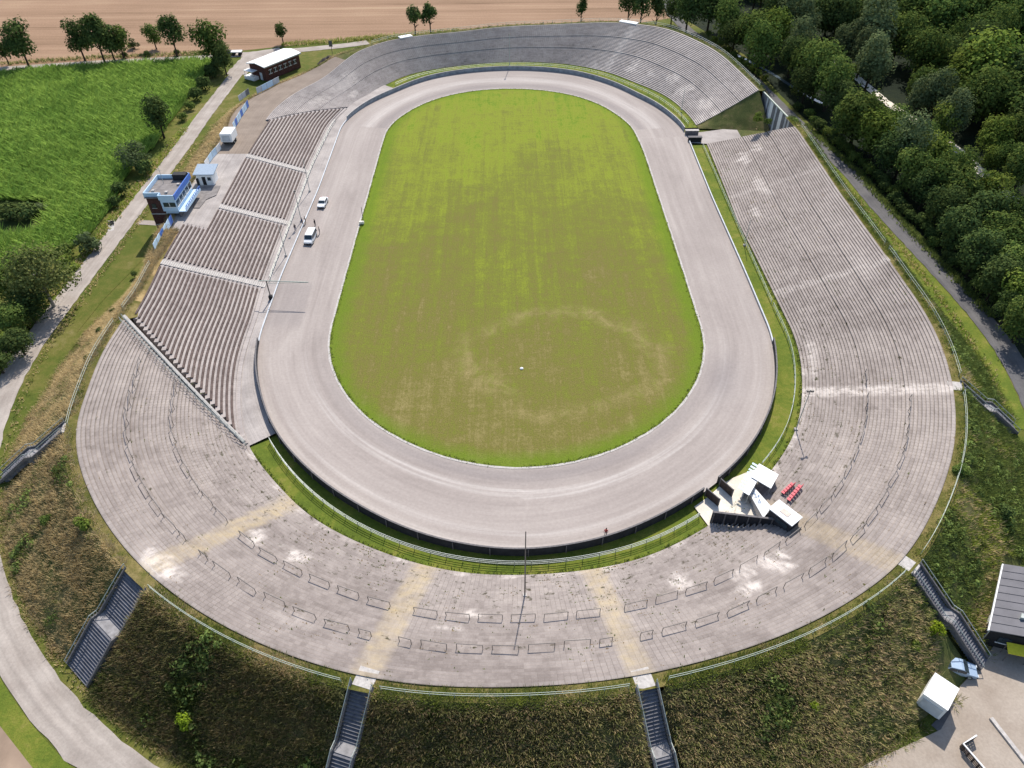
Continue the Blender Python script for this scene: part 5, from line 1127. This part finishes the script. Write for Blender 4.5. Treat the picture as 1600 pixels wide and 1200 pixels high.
def pk_near(s, r, f, t):                                    # near bank, browner and weedy
    if t < .16: return (('lime' if rnd.random() < .3 else 'green') if f > -.35 else 'tan', .45)
    if f > .3: return ('dgreen' if rnd.random() < .5 else 'green', .9)
    if f > .0: return ('brown' if rnd.random() < .45 else 'olive', .9)
    return ('olive' if rnd.random() < .5 else ('tan' if rnd.random() < .35 else ('brown' if rnd.random() < .6 else 'green')), .95)
def pk_right(s, r, f, t):
    if s < 33: return pk_near(s, r, f, t)
    if t < .14: return ('lime' if rnd.random() < .6 else 'green', .35)
    if f > .1: return ('green' if rnd.random() < .6 else 'dgreen', .9)
    if f > -.3: return ('dgreen' if rnd.random() < .4 else 'green', .8)
    return ('tan' if rnd.random() < .5 else 'lime', .8)
for nm, lb, n, s0, s1, pk in (('dry_grass', 'tall dry straw grass on the left bank', 15000, 388, PER-29, pk_left), ('bank_grass', 'shaded brown and green weeds on the near bank', 32000, -34, 22, pk_near), ('bank_weeds', 'green weeds and brambles on the right bank', 26000, 16, 158, pk_right), ('far_bank_grass', 'rough grass along the rim of the far bank', 5000, 174, 290, pk_right), ('platform_grass', 'yellow dry grass on the slope below the dirt platform', 7000, 286, 390, pk_left)):
    if nm == 'platform_grass': p, c, h = scatter(n, s0, s1, pk, lambda s: r_flat(s)-.4)
    else: p, c, h = scatter(n, s0, s1, pk)
    tufts(nm, lb, p, h*(.5 if pk is pk_left else .58), .6, c, 13, .028, 1.5 if pk is pk_left else 1.0)
# leafy brambles on the near and right bank
C = []; Nv = []; K = []
for n, s0, s1 in ((900, -30, 24), (1100, 16, 156), (120, 440, 458)):
    for _ in range(n):
        s = rnd.uniform(s0, s1) % PER; r = lerp(r_flat(s)-.2, r_toe(s), rnd.random())
        if cut(s): continue
        p = P(s, r); f = fbm(p.x, p.y, .12)
        if blocked(p): continue
        if f < (.28 if s > 400 or s < 33 else -.15): continue
        p.z = bankz(s, r)+.2; R_ = rnd.uniform(.5, 1.1); m = 34
        d = rdirs(m); d[:,2] = np.abs(d[:,2])*.8; C.append(np.array(p)+d*R_*(.5+.5*rng.random(m))[:, None]); Nv.append(d+.5*rdirs(m))
        g = np.array(pal['dgreen'])*.9+np.array(pal['green'])*rnd.uniform(.05,.8); K.append(np.tile(g, (m,1))*(.7+.6*rng.random(m))[:, None])
C = np.concatenate(C); Nv = np.concatenate(Nv); Nv /= np.linalg.norm(Nv, axis=1)[:, None]; K = np.concatenate(K)
tag(np_quads('bramble_cover', leaf_quads(C, Nv, .34), 4, M_tuft, K), 'dark green bramble cover in patches on the near and right banks', 'brambles', kind='stuff')
# maize field, top left
def inpoly(x, y, poly):
    c = False
    for i in range(len(poly)):
        a, b = poly[i], poly[i-1]
        if (a[1] > y) != (b[1] > y) and x < (b[0]-a[0])*(y-a[1])/(b[1]-a[1])+a[0]: c = not c
    return c
CP = [at(x,y) for x, y in ((-260,132),(-60,122),(60,111),(180,103),(300,97),(345,98),(318,122),(290,160),(262,196),(240,232),(205,262),(186,300),(176,322),(150,356),(128,378),(100,398),(60,400),(-20,440),(-260,520))]
CP = [(p.x, p.y) for p in CP]; HOLE = [(p.x, p.y) for p in (at(-80,316), at(20,314), at(78,316), at(74,336), at(58,362), at(-10,372), at(-80,372))]
sheet('maize_soil', CP, -.02, plain('mat_maize_soil', (.045,.06,.015), .95, .1, 0, .3, .4))
Pp = []; Cc = []
x = -260.0
while x < -92:
    y = 118.0
    while y < 262:
        xx = x+rnd.uniform(-.12,.12); yy = y+rnd.uniform(-.2,.2); y += .62
        if not inpoly(xx, yy, CP) or inpoly(xx, yy, HOLE): continue
        d_ = yy*math.cos(PIT)+H*math.sin(PIT)
        if F*xx/d_ < -860: continue
        f = fbm(xx, yy, .07)
        if f < -.75 and rnd.random() < .5: continue
        Pp.append((xx, yy, 0)); e = np.clip(.5+f*.45+rnd.uniform(-.22,.22), 0, 1); Cc.append(np.array((.155,.275,.05))*(1-e)+np.array((.36,.50,.105))*e)
    x += .8
print('maize', len(Pp))
tufts('maize_crop', 'bright green maize crop filling the field left of the road', np.array(Pp), np.full(len(Pp), 1.9), 0.22, np.array(Cc), 10, .075, .95)['category'] = 'crop'
# verge grass along the roads and edges
Pp = []; Cc = []; Hh = []
def line_tufts(pts, w, n, col, h):
    for _ in range(n):
        i = rnd.randrange(len(pts)-1); p = pts[i].lerp(pts[i+1], rnd.random()); d = (pts[i+1]-pts[i]).normalized(); o_ = rnd.gauss(0, w)
        Pp.append((p.x-d.y*o_, p.y+d.x*o_, p.z)); Cc.append(pal[rnd.choice(col)]); Hh.append(h)
line_tufts([at(0,100), at(150,90), at(300,84), at(340,80)], .9, 1500, ['green','tan','dgreen'], .7)
line_tufts([at(440,70), at(540,63), at(600,58), at(720,48)], 1.2, 1800, ['green','tan','lime'], .7)
line_tufts([P(s, 94.2) for s in range(322, 440, 6)], .6, 2200, ['lime','green','tan'], .45)
line_tufts([P(s, 87.4) for s in range(330, 470, 6)], .4, 1200, ['green','tan'], .3)
line_tufts([P(s, 85.2-3*sstep(100,150,s)) for s in range(62, 160, 6)], .5, 1200, ['lime','green','tan'], .4)
line_tufts([P(s, 92.6-3.4*sstep(75, 135, s)-4.5*sstep(135, 176, s)) for s in range(80, 176, 6)], .6, 2200, ['dgreen','green'], .6)
line_tufts([P(s, r_in(s)-.15, .25) for s in range(-46, 157, 4)], .18, 1600, ['lime','green','dgreen'], .22)
line_tufts([P(s, r_in(s)-.15, .25) for s in range(171, 286, 4)], .18, 700, ['lime','green'], .22)
line_tufts([P(s, r_lawn(s)-.3, .02) for s in range(0, 492, 4)], .15, 2600, ['lime','green'], .16)
tufts('verge_grass', 'longer grass along the edges of roads, terraces and infield', np.array(Pp), np.array(Hh), .25, np.array(Cc), 4, .06, .5)
# weeds in the joints of the terraces
Pp = []; Cc = []
for _ in range(5200):
    s = rnd.choice([rnd.uniform(-70, 70), rnd.uniform(-30, 30), rnd.uniform(70, 158)]); fr = rnd.random()**1.7
    r = lerp(r_in(s), r_rim(s), fr)
    if fbm(s, r, .22) < .15: continue
    j = int(fr*40); p = P(s, lerp(r_in(s), r_rim(s), (j+.95)/40)); fzz = (j+1+.6*(j >= 17)+.6*(j >= 28))/41.2; p.z = .3+(z_rim(s)-.3)*fzz; Pp.append(tuple(p)); Cc.append(pal[rnd.choice(['dgreen','brown','brown','green'])])
tufts('terrace_weeds', 'small weeds growing in the joints of the terrace steps', np.array(Pp), np.full(len(Pp), .16), .25, np.array(Cc), 4, .06, .8)
